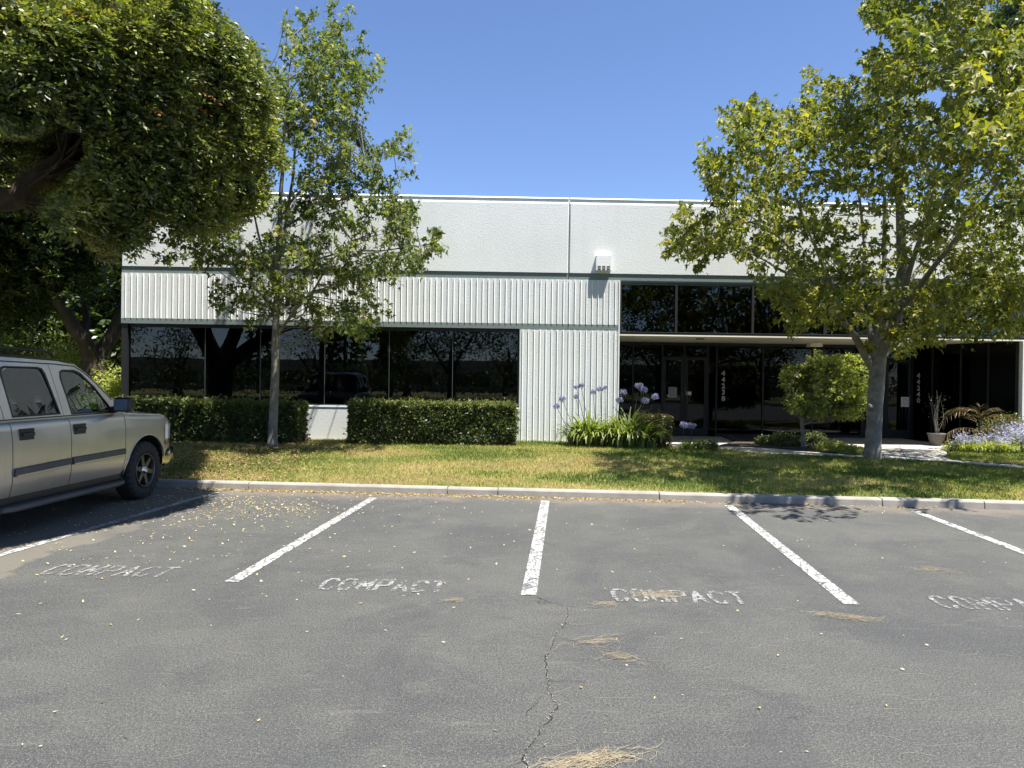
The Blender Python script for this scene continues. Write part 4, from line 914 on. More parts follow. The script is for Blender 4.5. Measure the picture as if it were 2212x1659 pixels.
Bq = np.array(Bq); P, D2, N2, s_, r_ = shoots(Bq, rng.normal(size=Bq.shape)+np.array([0, 0, .6]), 5, .5, 7, .26, rng.normal(.3, .1, len(Bq)))
leaves('crown', P, D2, N2, s_, r_, L_DARK, T_LANCE, parent=dt, kind='stuff')

# ================================================================== HEDGES AND BEDS
def hedge(name, label, x0, x1, y0, y1, z0, z1, n, leaf, mat, ragged=.09, legs=True, topmat=None):
    h = empty(name, ((x0+x1)/2, (y0+y1)/2, z0), label=label, cat='hedge')
    A_ = [(x1-x0)*(z1-z0), (x1-x0)*(z1-z0)*.5, (x1-x0)*(y1-y0)*1.1, (y1-y0)*(z1-z0), (y1-y0)*(z1-z0)]
    f = rng.choice(5, n, p=np.array(A_)/sum(A_)); u, v, dpt = rng.uniform(size=n), rng.uniform(size=n), np.where(rng.uniform(size=n) < .7, np.abs(rng.normal(0, .06, n)), rng.uniform(.08, .34, n))
    X = x0+(x1-x0)*u; Y = y0+(y1-y0)*v; Z = z0+(z1-z0)*v
    nrm = np.zeros((n, 3)); P = np.stack([X, Y, Z], 1)
    for k, (ax, val, sg) in enumerate([(1, y0, -1), (1, y1, 1), (2, z1, 1), (0, x0, -1), (0, x1, 1)]):
        m_ = f == k
        if k < 2: P[m_, 0] = X[m_]; P[m_, 2] = Z[m_]; P[m_, 1] = val-sg*dpt[m_]
        elif k == 2: P[m_, 0] = X[m_]; P[m_, 1] = Y[m_]; P[m_, 2] = val-dpt[m_]
        else: P[m_, 1] = (y0+(y1-y0)*u)[m_]; P[m_, 2] = Z[m_]; P[m_, 0] = val-sg*dpt[m_]
        nrm[m_, ax] = sg
    wob = np.array([mnoise.noise(Vector(q*1.9))+.6*mnoise.noise(Vector(q*5.1)) for q in P]); P += nrm*(wob*ragged)[:, None]
    # thin towards the foot and at the ends, where stems show
    keep = rng.uniform(size=n) < np.clip(.45+1.4*(P[:, 2]-z0)/(z1-z0), 0, 1); P, nrm = P[keep], nrm[keep]; n = len(P)
    stray = rng.uniform(size=n) < .05; P[stray] += nrm[stray]*rng.uniform(.02, .10, (stray.sum(), 1))
    dr = unit(nrm*.5+rng.normal(size=(n, 3))*.8+np.array([0, 0, .2])); nr = unit(nrm*.8+rng.normal(size=(n, 3))*.6+np.array([0, 0, .3]))
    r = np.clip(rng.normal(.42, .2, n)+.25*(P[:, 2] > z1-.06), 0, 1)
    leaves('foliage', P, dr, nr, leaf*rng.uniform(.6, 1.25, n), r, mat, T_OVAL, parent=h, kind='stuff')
    V, Fc = [], []
    for i in range(int((x1-x0)*26)):
        xx = rng.uniform(x0+.1, x1-.1); yy = rng.uniform(y0+.15, y1-.15); a = Vector((xx, yy, z0-.04)); e = a+Vector((rng.normal()*.16, rng.normal()*.12, (z1-z0)*rng.uniform(.6, .95)))
        tube_data([a, (a+e)/2+Vector((rng.normal()*.03, 0, 0)), e], [.013, .009, .004], 5, V, Fc, False)
    mesh('stems', V, Fc, B_DARK, True, parent=h, kind='stuff'); return h
hedge('clipped_hedge', 'long clipped hedge behind the parked vehicle, crossed by the slender maple trunk', -8.75, -4.42, 15.85, 16.75, .16, 1.10, 60000, .078, L_HEDGE)
hedge('clipped_hedge', 'clipped hedge under the right half of the long window', -3.26, .42, 15.75, 16.7, .18, 1.13, 56000, .076, L_HEDGE, .07)
hedge('boxy_hedge', 'small boxy hedge with reddish tips beside the agapanthus clump', 3.25, 4.0, 15.95, 16.7, .18, .92, 11000, .045, L_HEDGER, .03)
# the leaning sprig at the end of the long hedge
# ---- agapanthus
def strap_clump(t, c, rx, ry, n, L, mat, wd=.022, z0=None):
    V, Fc, R_ = [], [], []
    for i in range(n):
        a = rng.uniform(0, 6.28); r = math.sqrt(rng.uniform()); bx_, by_ = c[0]+rx*r*math.cos(a)*.75, c[1]+ry*r*math.sin(a)*.75
        out = Vector((math.cos(a)*.8+rng.normal()*.5, math.sin(a)*.8+rng.normal()*.5, 0)).normalized(); l = L*rng.uniform(.6, 1.1)*(1.05-.25*r); lean = rng.uniform(.55, 1.25)*(.5+.75*r); w_ = wd*rng.uniform(.7, 1.2)
        side = Vector((-out.y, out.x, 0)); b0 = len(V); seg = 5; val = float(np.clip(rng.normal(.45, .25), 0, 1))
        for k in range(seg+1):
            t_ = k/seg; ang = math.pi/2-lean*(.35+1.75*t_)*t_
            if k == 0: p = Vector((bx_, by_, c[2])); 
            else: p = p+(out*math.cos(ang)+Vector((0, 0, math.sin(ang))))*(l/seg)
            ww = w_*(1-.75*t_**2.5)*(.6+.8*min(t_*3, 1)*.5); V += [p+side*ww, p-Vector((0, 0, .25*ww)), p-side*ww]
        for k in range(seg):
            a_ = b0+3*k; Fc += [(a_, a_+1, a_+4, a_+3), (a_+1, a_+2, a_+5, a_+4)]; R_ += [val, val]
    me = bpy.data.meshes.new('strap_leaves'); me.from_pydata([tuple(v) for v in V], [], Fc); me.shade_smooth(); at = me.attributes.new('rnd', 'FLOAT', 'FACE'); at.data.foreach_set('value', R_); me.materials.append(mat)
    link(bpy.data.objects.new('leaves', me), parent=t, kind='stuff')
def umbel(t, head, foot, r, mat, nf=60):
    st, Fc = tube_data([foot, Vector(foot).lerp(Vector(head), .5)+Vector((rng.normal()*.01, 0, 0)), head], [.007, .006, .005], 6)
    s = mesh('flower_stalk', st, Fc, L_STRAP, True, parent=t)
    d = rdir(nf); d[:, 2] = d[:, 2]*.55+.25; d = unit(d); p = np.array(head)+d*r*.35
    P, D_, N_ = [], [], []
    for j in range(5):
        ax = unit(rng.normal(size=(nf, 3))); P.append(np.array(head)+d*r*rng.uniform(.62, .95, (nf, 1))); D_.append(unit(d*.7+ax*.8)); N_.append(d+rng.normal(size=(nf, 3))*.3)
    P.append(p); D_.append(d); N_.append(ax)
    leaves('flower_head', np.concatenate(P), np.concatenate(D_), np.concatenate(N_), r*.42, rng.uniform(size=nf*6), mat, T_OVAL, parent=s)
ag = empty('agapanthus', (2.35, 16.25, .2), label='big agapanthus clump with strap leaves and tall blue flower heads against the ribbed wall', cat='plant')
strap_clump(ag, (2.15, 16.15, .2), .66, .40, 330, .92, L_STRAP, .030); strap_clump(ag, (3.0, 16.05, .2), .85, .42, 420, .96, L_STRAP, .030)
for (zx, zy, r) in [(205,1180,.09),(165,1232,.085),(340,1088,.085),(305,1095,.06),(305,1165,.075),(425,1132,.075),(475,1112,.085),(510,1098,.06),(640,1135,.10),(612,1190,.095),(752,1088,.10),(785,1115,.095),(797,1192,.095),(870,1165,.095)]:
    Yh = 16.2+rng.normal()*.12; h_ = ony(1152+.3038*zx, 504+.3038*zy, Yh); f_ = Vector((h_.x+(2.6-h_.x)*.32+rng.normal()*.04, Yh+.05, .35)); umbel(ag, h_, f_, r*.86, L_BLUE)
a2 = empty('agapanthus', (4.25, 15.75, .18), label='small agapanthus with two blue flower heads at the start of the walkway', cat='plant')
c2 = ony(1492, 958, 15.75); strap_clump(a2, (c2.x, 15.75, .17), .24, .2, 90, .36, L_STRAP, .015)
for zx, zy in [(1070, 1365), (1128, 1372)]:
    h_ = ony(1152+.3038*zx, 504+.3038*zy, 15.75); umbel(a2, h_, Vector((h_.x-.02, 15.75, .3)), .085, L_BLUE)
shrub('ground_plant', 'low leafy ground plant beside the small agapanthus', tuple(ony(1525, 968, 15.7)), (.30, .25, .2), 1500, .05, L_HEDGE, cat='plant')
# ---- small tree-like shrub in the planting bed
ys = 16.2; sb = ony(1735, 966, ys); sb.z = PZ+.03
st_ = empty('small_shrub_tree', sb, label='small rounded shrub tree with pale green leaves left of the large maple trunk', cat='tree')
SL = tree_frame('shrub', [([sb]+Yp([(1735,940),(1733,915),(1734,900),(1738,870)], ys), [.05,.043,.04,.036,.02]), (Yp([(1734,905),(1718,890,-.1),(1705,860,-.2),(1712,820,-.3)], ys), [.03,.024,.018,.008]), (Yp([(1735,895),(1750,872,.1),(1775,845,.2),(1810,810,.3)], ys), [.03,.026,.02,.008]), (Yp([(1736,890),(1748,850,.1),(1755,810,.1),(1750,780,.1)], ys), [.026,.02,.012,.006])], B_MAPLE, st_)
SE = dz((1636, 576), .3254, [(215,700,45,40),(180,720,20,20),(270,720,60,50),(300,670,40,30),(380,620,40,30),(420,640,60,40),(500,650,70,50),(600,640,70,45),(690,640,50,50),(340,720,70,60),(450,720,80,60),(560,720,80,60),(660,720,80,60),(730,690,30,60),(250,800,60,60),(340,810,70,70),(450,820,80,70),(560,820,80,70),(670,810,70,70),(240,890,50,50),(320,900,60,50),(420,910,70,50),(540,900,80,50),(650,890,70,60),(700,900,40,50),(300,960,50,25,.6),(400,970,50,25,.5),(620,950,60,25),(520,950,50,25,.6),(400,580,12,12),(530,590,20,10),(360,960,70,30),(460,975,60,25),(560,970,70,30),(640,970,60,25),(250,950,40,30),(200,760,40,50)])
crown(st_, SE, ys, (1780, 840), (110, 85), .75, 17., .066, L_SHRUB, SL, B_MAPLE, per=12, tw=.16, spread=.03, droop=.3, area=22., nmax=80)
for i, (px, py, w_, h_, m_, lab) in enumerate([(1695, 958, .42, .34, L_HEDGE, 'dark low plant with pale tips at the left of the planting bed'), (1758, 955, .36, .30, L_HEDGE, 'dark low plant at the foot of the small shrub tree'), (1800, 968, .45, .22, L_SHRUB, 'low pale ground cover along the walkway edge of the planting bed'), (1838, 972, .3, .16, L_SHRUB, 'little tuft of ground cover left of the large maple trunk'), (1660, 955, .35, .22, L_HEDGE, 'dark low plant nearest the left door in the planting bed')]):
    p = onz(px, py+6, .21); shrub('ground_plant', lab, (p.x, min(p.y, 17.3), .2), (w_, .34, h_), 2600, .055, m_, cat='plant', rb=.45)
# ---- flower bed at the right
pc = ony(2022, 960, 17.4)
po = empty('potted_plant', (pc.x, 17.4, PZ), label='clay pot with a bare thin stemmed plant beside the right entrance', cat='potted plant')
V, Fc = lathe([(.02, 0), (.12, 0), (.135, .02), (.19, .27), (.205, .27), (.205, .31), (.185, .31), (.17, .25), (.02, .25)], 24, 'z')
mesh('pot', [(v[0]+pc.x, v[1]+17.4, v[2]+PZ) for v in V], Fc, M_CLAY, True, parent=po)
V, Fc = [], []
for i in range(9):
    a = Vector((pc.x+rng.normal()*.03, 17.4, PZ+.24)); e = a+Vector((rng.normal()*.13, rng.normal()*.1, rng.uniform(.7, 1.15))); P, r = smooth_line([a, (a+e)/2+Vector((rng.normal()*.05, 0, 0)), e], [.012, .008, .003], 4, .02); tube_data(P, r, 5, V, Fc, False)
mesh('stems', V, Fc, B_MAPLE, True, parent=po, kind='stuff')
pl = rng.normal(size=(90, 3))*np.array([.14, .12, .16])+np.array([pc.x, 17.4, PZ+1.0]); leaves('foliage', pl, rdir(90), rdir(90), .05, rng.uniform(size=90), L_DARK, T_OVAL, parent=po, kind='stuff')
# dracaena with arching reddish blades
dc = ony(2118, 950, 16.2); dr_ = empty('red_dracaena', (dc.x, 16.2, .22), label='red bladed palm-like plant arching over the pale blue flowers', cat='plant')
V, Fc = tube_data([(dc.x, 16.2, .2), (dc.x+.01, 16.2, .55), (dc.x, 16.2, .75)], [.035, .03, .025], 8); mesh('stem', V, Fc, B_DARK, True, parent=dr_)
def fronds(t, fs, Yc, mat):
    """fronds: midrib points in the photo -> arching rachis with narrow drooping leaflets"""
    V, Fc = [], []; P, D_, N_, S_ = [], [], [], []
    for pts in fs:
        L, r = smooth_line([ony(a, b, Yc+dy) for a, b, dy in pts], [.008]+[.005]*(len(pts)-2)+[.002], 5); tube_data(L, r, 4, V, Fc, False)
        for k in range(3, len(L)-1):
            tn = (L[k+1]-L[k-1]).normalized(); sd = tn.cross(Vector((0, 0, 1))).normalized()
            for sg in (-1, 1):
                for q in range(1):
                    P.append(list(L[k].lerp(L[k+1], q*.5))); D_.append(list(tn*1.1+sd*sg*.8+Vector((0, 0, -.45)))); N_.append([0, 0, 1.]); S_.append(.26*(1-.4*abs(k/len(L)-.5)))
    mesh('rachis', V, Fc, L_STRAP, True, parent=t, kind='stuff')
    T = (np.array([[0, .014, 0], [0, -.014, 0], [.5, -.022, -.05], [.5, .022, -.05], [1, 0, -.28]]), [(0, 1, 2), (0, 2, 3), (3, 2, 4)])
    leaves('blades', np.array(P), np.array(D_), np.array(N_)+rng.normal(size=(len(P), 3))*.3, np.array(S_), rng.uniform(size=len(P)), mat, T, parent=t, kind='stuff')
fronds(dr_, [[(2118,935,0),(2105,905,0),(2080,888,-.1),(2050,895,-.2),(2032,915,-.3)], [(2118,935,0),(2112,895,.1),(2095,882,.1),(2068,880,.2),(2045,888,.3)], [(2118,935,0),(2122,900,0),(2135,885,0),(2158,880,0)],
  [(2118,935,0),(2130,905,-.1),(2150,895,-.1),(2180,897,-.1),(2200,908,-.1)], [(2118,935,0),(2100,925,-.2),(2070,925,-.3),(2048,935,-.4),(2035,950,-.4)], [(2118,935,0),(2128,925,-.2),(2145,925,-.3),(2158,938,-.3)], [(2118,935,0),(2117,905,.1),(2116,885,.1),(2117,877,.1)]], 16.2, L_REDFROND)
def bloom_mass(t, c, r, n, mat, size=.05):
    k = rdir(26); k[:, 2] = np.abs(k[:, 2]); cc = np.array(c)+k*np.array(r); p = (cc[:, None]+rng.normal(size=(26, n//26, 3))*.065).reshape(-1, 3); m_ = len(p)
    leaves('blooms', p, rdir(m_), unit(rng.normal(size=(m_, 3))+np.array([0, -.4, .8])), size*rng.uniform(.5, 1.1, m_), rng.uniform(size=m_), mat, T_MAPLE, parent=t, kind='stuff')
for i, (px, py, Yb, rr, lab) in enumerate([(2092, 958, 15.9, (.30, .22, .30), 'pale blue flowering plant under the red blades'), (2145, 962, 15.75, (.42, .26, .34), 'pale blue flowering clump in the middle of the right flower bed'), (2200, 960, 15.7, (.50, .28, .44), 'pale blue flowering clump cut by the right edge of the view'), (2185, 938, 16.2, (.5, .3, .55), 'tall pale blue flowers behind the lowest clumps at the right')]):
    c = ony(px, py, Yb); t = empty('flowering_plant', (c.x, Yb, .2), label=lab, cat='plant'); c.z = .22
    bloom_mass(t, (c.x, Yb, .22), rr, 1500, L_PALEBLUE, .055); strap_clump(t, (c.x, Yb, .2), rr[0]*.9, rr[1], 130, rr[2]*1.1, L_STRAP, .012)
for px, Yb, w_, lab in [(2095, 15.6, .3, 'bright tuft of narrow leaves at the left front of the flower bed'), (2135, 15.5, .34, 'bright tuft of narrow leaves in front of the pale blue clump'), (2170, 15.45, .26, 'third tuft of narrow leaves along the edge of the right grass patch')]:
    c = ony(px, 975, Yb); t = empty('daylily_tuft', (c.x, Yb, .2), label=lab, cat='plant'); strap_clump(t, (c.x, Yb, .2), w_, .2, 190, .38, L_SHRUB, .010)
c = ony(2175, 925, 16.5); shrub('shrub', 'yellow green rounded shrub at the back of the right flower bed', (c.x, 16.5, .2), (.85, .4, .78), 7000, .055, L_HEDGER)
c = ony(2060, 985, 15.9); shrub('ground_plant', 'sprawling pale sprig over the walkway left of the flower bed', (c.x, 15.9, .2), (.28, .2, .22), 500, .06, L_SHRUB, cat='plant')
# sprinkler riser against the sill wall between the hedges
sp = ony(657, 940, 16.3)
V, Fc = tube_data([(sp.x, 16.3, .15), (sp.x, 16.3, .52)], .012, 8); tube_data([(sp.x, 16.3, .45), (sp.x+.09, 16.3, .43), (sp.x+.13, 16.3, .18)], .008, 6, V, Fc)
mesh('irrigation_riser', V[:16], Fc[:10], M_DARKMETAL, True, label='short dark irrigation riser by the end of the long hedge', cat='riser')

# ================================================================== LITTER
def scatter(name, n, fx, mat, size, label, cat, T=T_OVAL, zoff=.012, rbias=.5, flat=1.):
    P = fx(n); n = len(P); d = rdir(n); d[:, 2] *= .25; nr = rng.normal(size=(n, 3))*.35*flat+np.array([0, 0, 1.])
    P = P.copy(); P[:, 2] += zoff*rng.uniform(.4, 1.2, n)
    return leaves(name, P, d, nr, size*rng.uniform(.5, 1.2, n), np.clip(rng.normal(rbias, .25, n), 0, 1), mat, T, kind='stuff', label=label, cat=cat)
def along_kerb(n):
    x = rng.uniform(-4.7, 6.2, n); dens = np.interp(x, [-4.7, -2, 0, 2.2, 3.2, 6.2], [1, 1, .8, .7, .18, .08]); k = rng.uniform(size=n) < dens; x = x[k]
    y = kerb_y(x)-np.abs(rng.exponential(.07, len(x)))-.004; return np.stack([x, y, np.zeros(len(x))], 1)
scatter('fallen_leaves', 5200, along_kerb, L_LITTER, .038, 'dry tan leaves drifted along the foot of the kerb', 'leaf litter', flat=1.6)
def bays(n):
    x = rng.uniform(-6, 5.5, n); y = rng.uniform(4.2, 10.1, n); p = np.exp(-np.maximum(0, (x+3.2))/1.6)*np.clip((y-4.2)/4.5, .06, 1)**1.6; p = np.maximum(p, .05*np.clip((y-5)/4, .15, 1)*np.exp(-np.maximum(0, x)/3))
    k = rng.uniform(size=n) < p; x, y = x[k], y[k]; return np.stack([x, y, np.zeros(len(x))], 1)
scatter('fallen_leaves', 5200, bays, L_LITTER, .034, 'small pale leaves scattered over the two bays by the parked vehicle', 'leaf litter', rbias=.75)
def knot(n):
    c = [(-2.9, 9.2), (-3.4, 8.6), (-2.4, 8.9), (-4.2, 9.6), (-3.5, 9.6)]; k = rng.integers(len(c), size=n); q = np.array(c)[k]; x = q[:, 0]+rng.normal(size=n)*.32; y = q[:, 1]+rng.normal(size=n)*.28
    ok = y < kerb_y(x)-.02; return np.stack([x[ok], y[ok], np.zeros(ok.sum())], 1)
scatter('fallen_leaves', 650, knot, L_LITTER, .036, 'yellow leaves gathered in patches near the kerb right of the vehicle', 'leaf litter', rbias=.7)
def lot_wide(n):
    x = rng.uniform(-5, 6, n); y = rng.uniform(2.6, 9.5, n); return np.stack([x, y, np.zeros(n)], 1)
scatter('fallen_leaves', 260, lot_wide, L_LITTER, .026, 'stray pale leaves dotted over the open asphalt', 'leaf litter', rbias=.85)
def on_grass(n):
    x = rng.uniform(-9, -1.5, n); y = rng.uniform(10.7, 16, n); p = np.clip((-2.9-x)/1.8, 0, 1)*np.clip(1.2-(x+9)*.02, 0, 1); k = (rng.uniform(size=n) < p) & (y > kerb_y(x)+.16); x, y = x[k], y[k]
    return np.stack([x, y, np.array([lawn_z(a, b) for a, b in zip(x, y)])+.022], 1)
scatter('leaf_litter', 22000, on_grass, L_BROWN, .055, 'brown leaf litter over the shaded lawn under the trees at the left', 'leaf litter', flat=1.4)
def straw(label, c, L, sx, sy, n, ang, curv=.3, bend=None):
    V, Fc = [], []
    for i in range(n):
        t = rng.normal(); a = ang+rng.normal()*.45; x = c[0]+t*sx*math.cos(ang)+rng.normal()*sy*-math.sin(ang); y = c[1]+t*sx*math.sin(ang)+rng.normal()*sy*math.cos(ang)
        if bend: y += bend*(t**2)*.5
        l = L*rng.uniform(.4, 1.1); z = .003+abs(rng.normal())*.006; k = rng.normal()*curv; p = [(x+l*(q-.5)*math.cos(a+k*q), y+l*(q-.5)*math.sin(a+k*q), z+.004*math.sin(q*3)) for q in (0, .35, .7, 1)]
        tube_data(p, [.0009, .0009, .0008, .0005], 3, V, Fc, False)
    mesh('straw', V, Fc, M_STRAW, label=label, cat='straw', kind='stuff')
straw('heap of dry straw lying across the third painted word', (1.29, 5.50), .13, .095, .06, 130, .1, 1.)
straw('curved wisp of dry straw just below the end of the fourth line', (2.50, 5.00), .17, .12, .03, 95, -.38, .5, .03)
straw('small wisp of straw in the bay at the right', (3.98, 6.30), .15, .10, .05, 55, -.2, .8)
straw('thin brown straw fan right of the long crack, upper part', (.66, 4.52), .16, .09, .045, 40, .3, .5)
straw('thin brown straw fan right of the long crack, lower part', (.78, 4.24), .15, .08, .05, 40, -.5, .5)
straw('largest straw drift at the bottom of the view beside the crack', (.42, 3.08), .15, .11, .035, 260, .28, .6)
straw('tiny wisp of straw between the end of the middle line and the third word', (.83, 5.28), .10, .05, .025, 50, 0, .8)
straw('tiny pale sprig of straw right of the second painted word', (-.30, 5.34), .11, .04, .02, 40, .2, .8)
V, Fc = [], []
for i in range(620):
    x, y = rng.uniform(-4.5, 6), rng.uniform(2.6, 8.2)
    if rng.uniform() > (.35+.65*(x > -.5)): continue
    a = rng.normal()*.5+(.0 if rng.uniform() < .75 else 1.2); l = rng.uniform(.05, .26); k = rng.normal()*.5
    tube_data([(x+l*(q-.5)*math.cos(a+k*q), y+l*(q-.5)*math.sin(a+k*q), .003) for q in (0, .35, .7, 1)], [.0006, .0006, .0005, .0003], 3, V, Fc, False)
mesh('straw', V, Fc, M_STRAW, label='single dry straws scattered over the open asphalt', cat='straw', kind='stuff')

# ================================================================== PARKED VEHICLE (nose to the kerb, its right side in view)
def make_carpaint():
    x = N('pewter_paint'); p = x.objpos(); d = x.noise(2.2, 5, .6); st = x.noise(1., 4, .6, vec=x.scaled(p, (9, 9, 1.2)))
    c = x.ramp(d, [(.3, (.50, .465, .40)), (.7, (.58, .54, .47))]); c = x.mix(x.ramp(st, [(.52, 0.), (.8, .22)]), c, (.30, .27, .22))
    low = x.n('SeparateXYZ', {0: p}).outputs[2]; dust = x.ramp(x.math('ADD', low, x.math('MULTIPLY', d, .25)), [(.55, .5), (.85, 0.)])
    c = x.mix(dust, c, (.33, .28, .21))
    return x.done(x.bsdf(c, .34, x.bump(x.noise(300, 2), .02, .002), **{'Metallic': .55, 'Coat Weight': .9, 'Coat Roughness': .07}))
M_PAINT = make_carpaint()
M_RUB = simple('tyre_rubber', (.022, .022, .022), .85, .25, 20, .4, 80); M_BLK = simple('black_trim', (.02, .02, .021), .5, .15, 8)
M_GREYT = simple('charcoal_moulding', (.07, .072, .075), .5, .15, 8); M_CHR = simple('chrome', (.62, .62, .62), .15, .05, 5, Metallic=1.)
M_RIM = simple('dusty_alloy', (.10, .10, .098), .38, .15, 14, Metallic=.7); M_SEAT = simple('grey_cloth_seat', (.12, .115, .105), .9, .1, 20)
M_LAMP = simple('clear_lamp_lens', (.55, .56, .58), .08, .05, 5); M_AMB = simple('amber_lens', (.22, .12, .06), .15, .05, 5)
M_TAIL = simple('red_lens', (.30, .01, .01), .15, .05, 5)
td = Vector((.07, 1, 0)).normalized(); tnv = Vector((td.y, -td.x, 0)); hub = onz(318, 1078); hub.z = 0
org = hub-tnv*1.0                                                # midway between the front wheels
TR = empty('parked_suv', org, -math.atan2(td.x, td.y), world=False, label='light pewter full size suv parked nose to the kerb under the tree at the left', cat='car')
# local frame: x to its right side, y forward, z up; front axle at y=0
RA = -3.30; WR = .395
def bodyx(y, t, z):
    """half width of the lower body at length y and height z"""
    w_ = 1.0-.030*max(0, (z-.95)/.25)**1.6-.045*max(0, (.60-z)/.2)**1.3-.012*abs(z-.85)
    if y > .30: w_ -= .21*((y-.30)/.62)**2.2
    if y < -4.1: w_ -= .12*((-4.1-y)/.5)**2
    return w_
def zbot(y):
    for c_ in (0, RA):
        if abs(y-c_) < .475: return .40+math.sqrt(max(0, .475**2-(y-c_)**2))
    return .41 if y < 0 else .46
def ztop(y):
    if y > -.40: return 1.185-.055*((y+.40)/.9)-.12*max(0, (y-.45)/.4)**2
    return 1.19
def side_panel(name, y0f, y1f, nx=20, nz=12, zt=None, round_top=True, both=True, zb=None, mat=None, parent=TR, flip=False):
    out = []
    for sg in ((1, -1) if both else (1,)):
        V, Fc = [], []
        for i in range(nx+1):
            for j in range(nz+1):
                t = j/nz; ym = y0f(.8)+(y1f(.8)-y0f(.8))*i/nx; zb_ = (zb or zbot)(ym); zt_ = (zt or ztop)(ym)
                if t <= .8: z = zb_+(zt_-.07-zb_)*t/.8; y = y0f(z)+(y1f(z)-y0f(z))*i/nx; x = bodyx(y, t, z)
                else:
                    a = (t-.8)/.2*math.pi/2; z = zt_-.07+.07*math.sin(a); y = y0f(z)+(y1f(z)-y0f(z))*i/nx; x = bodyx(y, t, zt_-.07)-.09*(1-math.cos(a))
                V.append((sg*x, y, z))
        for i in range(nx):
            for j in range(nz): a = i*(nz+1)+j; Fc.append((a, a+nz+1, a+nz+2, a+1) if sg > 0 else (a, a+1, a+nz+2, a+nz+1))
        # return edges inwards, so that the panel has thickness
        b0 = len(V); ring = [i*(nz+1) for i in range(nx+1)]+[nx*(nz+1)+j for j in range(1, nz+1)]+[i*(nz+1)+nz for i in range(nx-1, -1, -1)]+[j for j in range(nz-1, 0, -1)]
        for r in ring: v = V[r]; V.append((v[0]-sg*.035, v[1], v[2]))
        for k in range(len(ring)): a, b = ring[k], ring[(k+1) % len(ring)]; Fc.append((a, b0+k, b0+(k+1) % len(ring), b) if sg > 0 else (a, b, b0+(k+1) % len(ring), b0+k))
        out.append(mesh(name, V, Fc, mat or M_PAINT, True, parent=parent))
        out[-1].data.set_sharp_from_angle(angle=math.radians(40))
    return out
K = lambda v: (lambda z: v)
seamF = lambda z: -.505+(0 if z > .6 else -.04*(1-(z-.41)/.19))
seamB = lambda z: -1.55-.02*(z-1)
seamR = lambda z: -2.44-.02*(z-1)
g = .006
side_panel('front_wing', lambda z: seamF(z)+g, K(.90), 44)
fd = side_panel('door', lambda z: seamB(z)+g, lambda z: seamF(z)-g, 16)
rd = side_panel('door', lambda z: seamR(z)+g, lambda z: seamB(z)-g, 16)
side_panel('quarter_panel', K(-4.55), lambda z: seamR(z)-g, 60)
# dark liner behind the shut lines and above the wheels
box('underbody', -.90, .90, -4.4, .75, .34, .60, M_BLK, parent=TR)
for c_ in (0, RA):
    for sg in (1, -1):
        V, Fc = [], []
        for i in range(17):
            a = math.pi*i/16; V += [(sg*.975, c_+.468*math.cos(a), .40+.468*math.sin(a)), (sg*.55, c_+.468*math.cos(a), .40+.468*math.sin(a))]
        for i in range(16): Fc.append((2*i, 2*i+1, 2*i+3, 2*i+2))
        mesh('wheel_liner', V, Fc, M_BLK, True, parent=TR)
        V, Fc = tube_data([(sg*(bodyx(c_+.478*math.cos(math.pi*i/24), 0, .4+.478*math.sin(math.pi*i/24))-.004), c_+.478*math.cos(math.pi*i/24), .40+.478*math.sin(math.pi*i/24)) for i in range(25)], .013, 6); mesh('arch_lip', V, Fc, M_PAINT, True, parent=TR)
box('floor_pan', -.945, .945, -2.8, -.48, .44, .50, M_BLK, parent=TR)
bm = bmesh.new()
for sg in (1, -1):
    for y0, y1 in ((-.56, -.46), (-1.60, -1.50), (-2.50, -2.38)): bx(bm, sg*.86, sg*.955, y0, y1, .45, 1.10)
bmobj('door_jamb', bm, M_BLK, parent=TR, kind='stuff')
# bonnet
V, Fc = [], []; nx, ny = 14, 18
for i in range(ny+1):
    y = -.42+(.88+.42)*i/ny; zt_ = ztop(y)
    hw = bodyx(y, 0, zt_-.07)-.085
    for j in range(nx+1):
        u = -1+2*j/nx; z = zt_+.035*(1-abs(u)**2.5)+(.012 if .35 < abs(u) < .62 else 0)-.10*max(0, (y-.62)/.26)**2
        V.append((hw*u, y, z))
for i in range(ny):
    for j in range(nx): a = i*(nx+1)+j; Fc.append((a, a+1, a+nx+2, a+nx+1))
mesh('bonnet', V, Fc, M_PAINT, True, parent=TR)
# greenhouse sides with real window openings
def gx(z): return .915-(z-1.19)*.235-.05*max(0, (z-1.19))**2
SIDE = [(-.36,1.17),(-.50,1.27),(-.80,1.55),(-1.02,1.715),(-1.16,1.79),(-1.45,1.825),(-2.2,1.845),(-3.3,1.845),(-4.2,1.82),(-4.44,1.70),(-4.52,1.17)]
W1 = [(-1.42,1.215),(-1.475,1.62),(-1.455,1.70),(-1.40,1.725),(-1.19,1.725),(-1.09,1.69),(-.90,1.53),(-.70,1.30),(-.655,1.215)]
W2 = [(-2.33,1.225),(-2.36,1.68),(-2.33,1.735),(-2.28,1.75),(-1.80,1.75),(-1.73,1.735),(-1.70,1.68),(-1.605,1.225)]
W3 = [(-2.60,1.235),(-2.60,1.70),(-2.55,1.75),(-4.05,1.75),(-4.17,1.68),(-4.20,1.235)]; W3 = [(-4.20,1.235),(-4.17,1.68),(-4.05,1.745),(-2.66,1.75),(-2.60,1.69),(-2.58,1.235)]
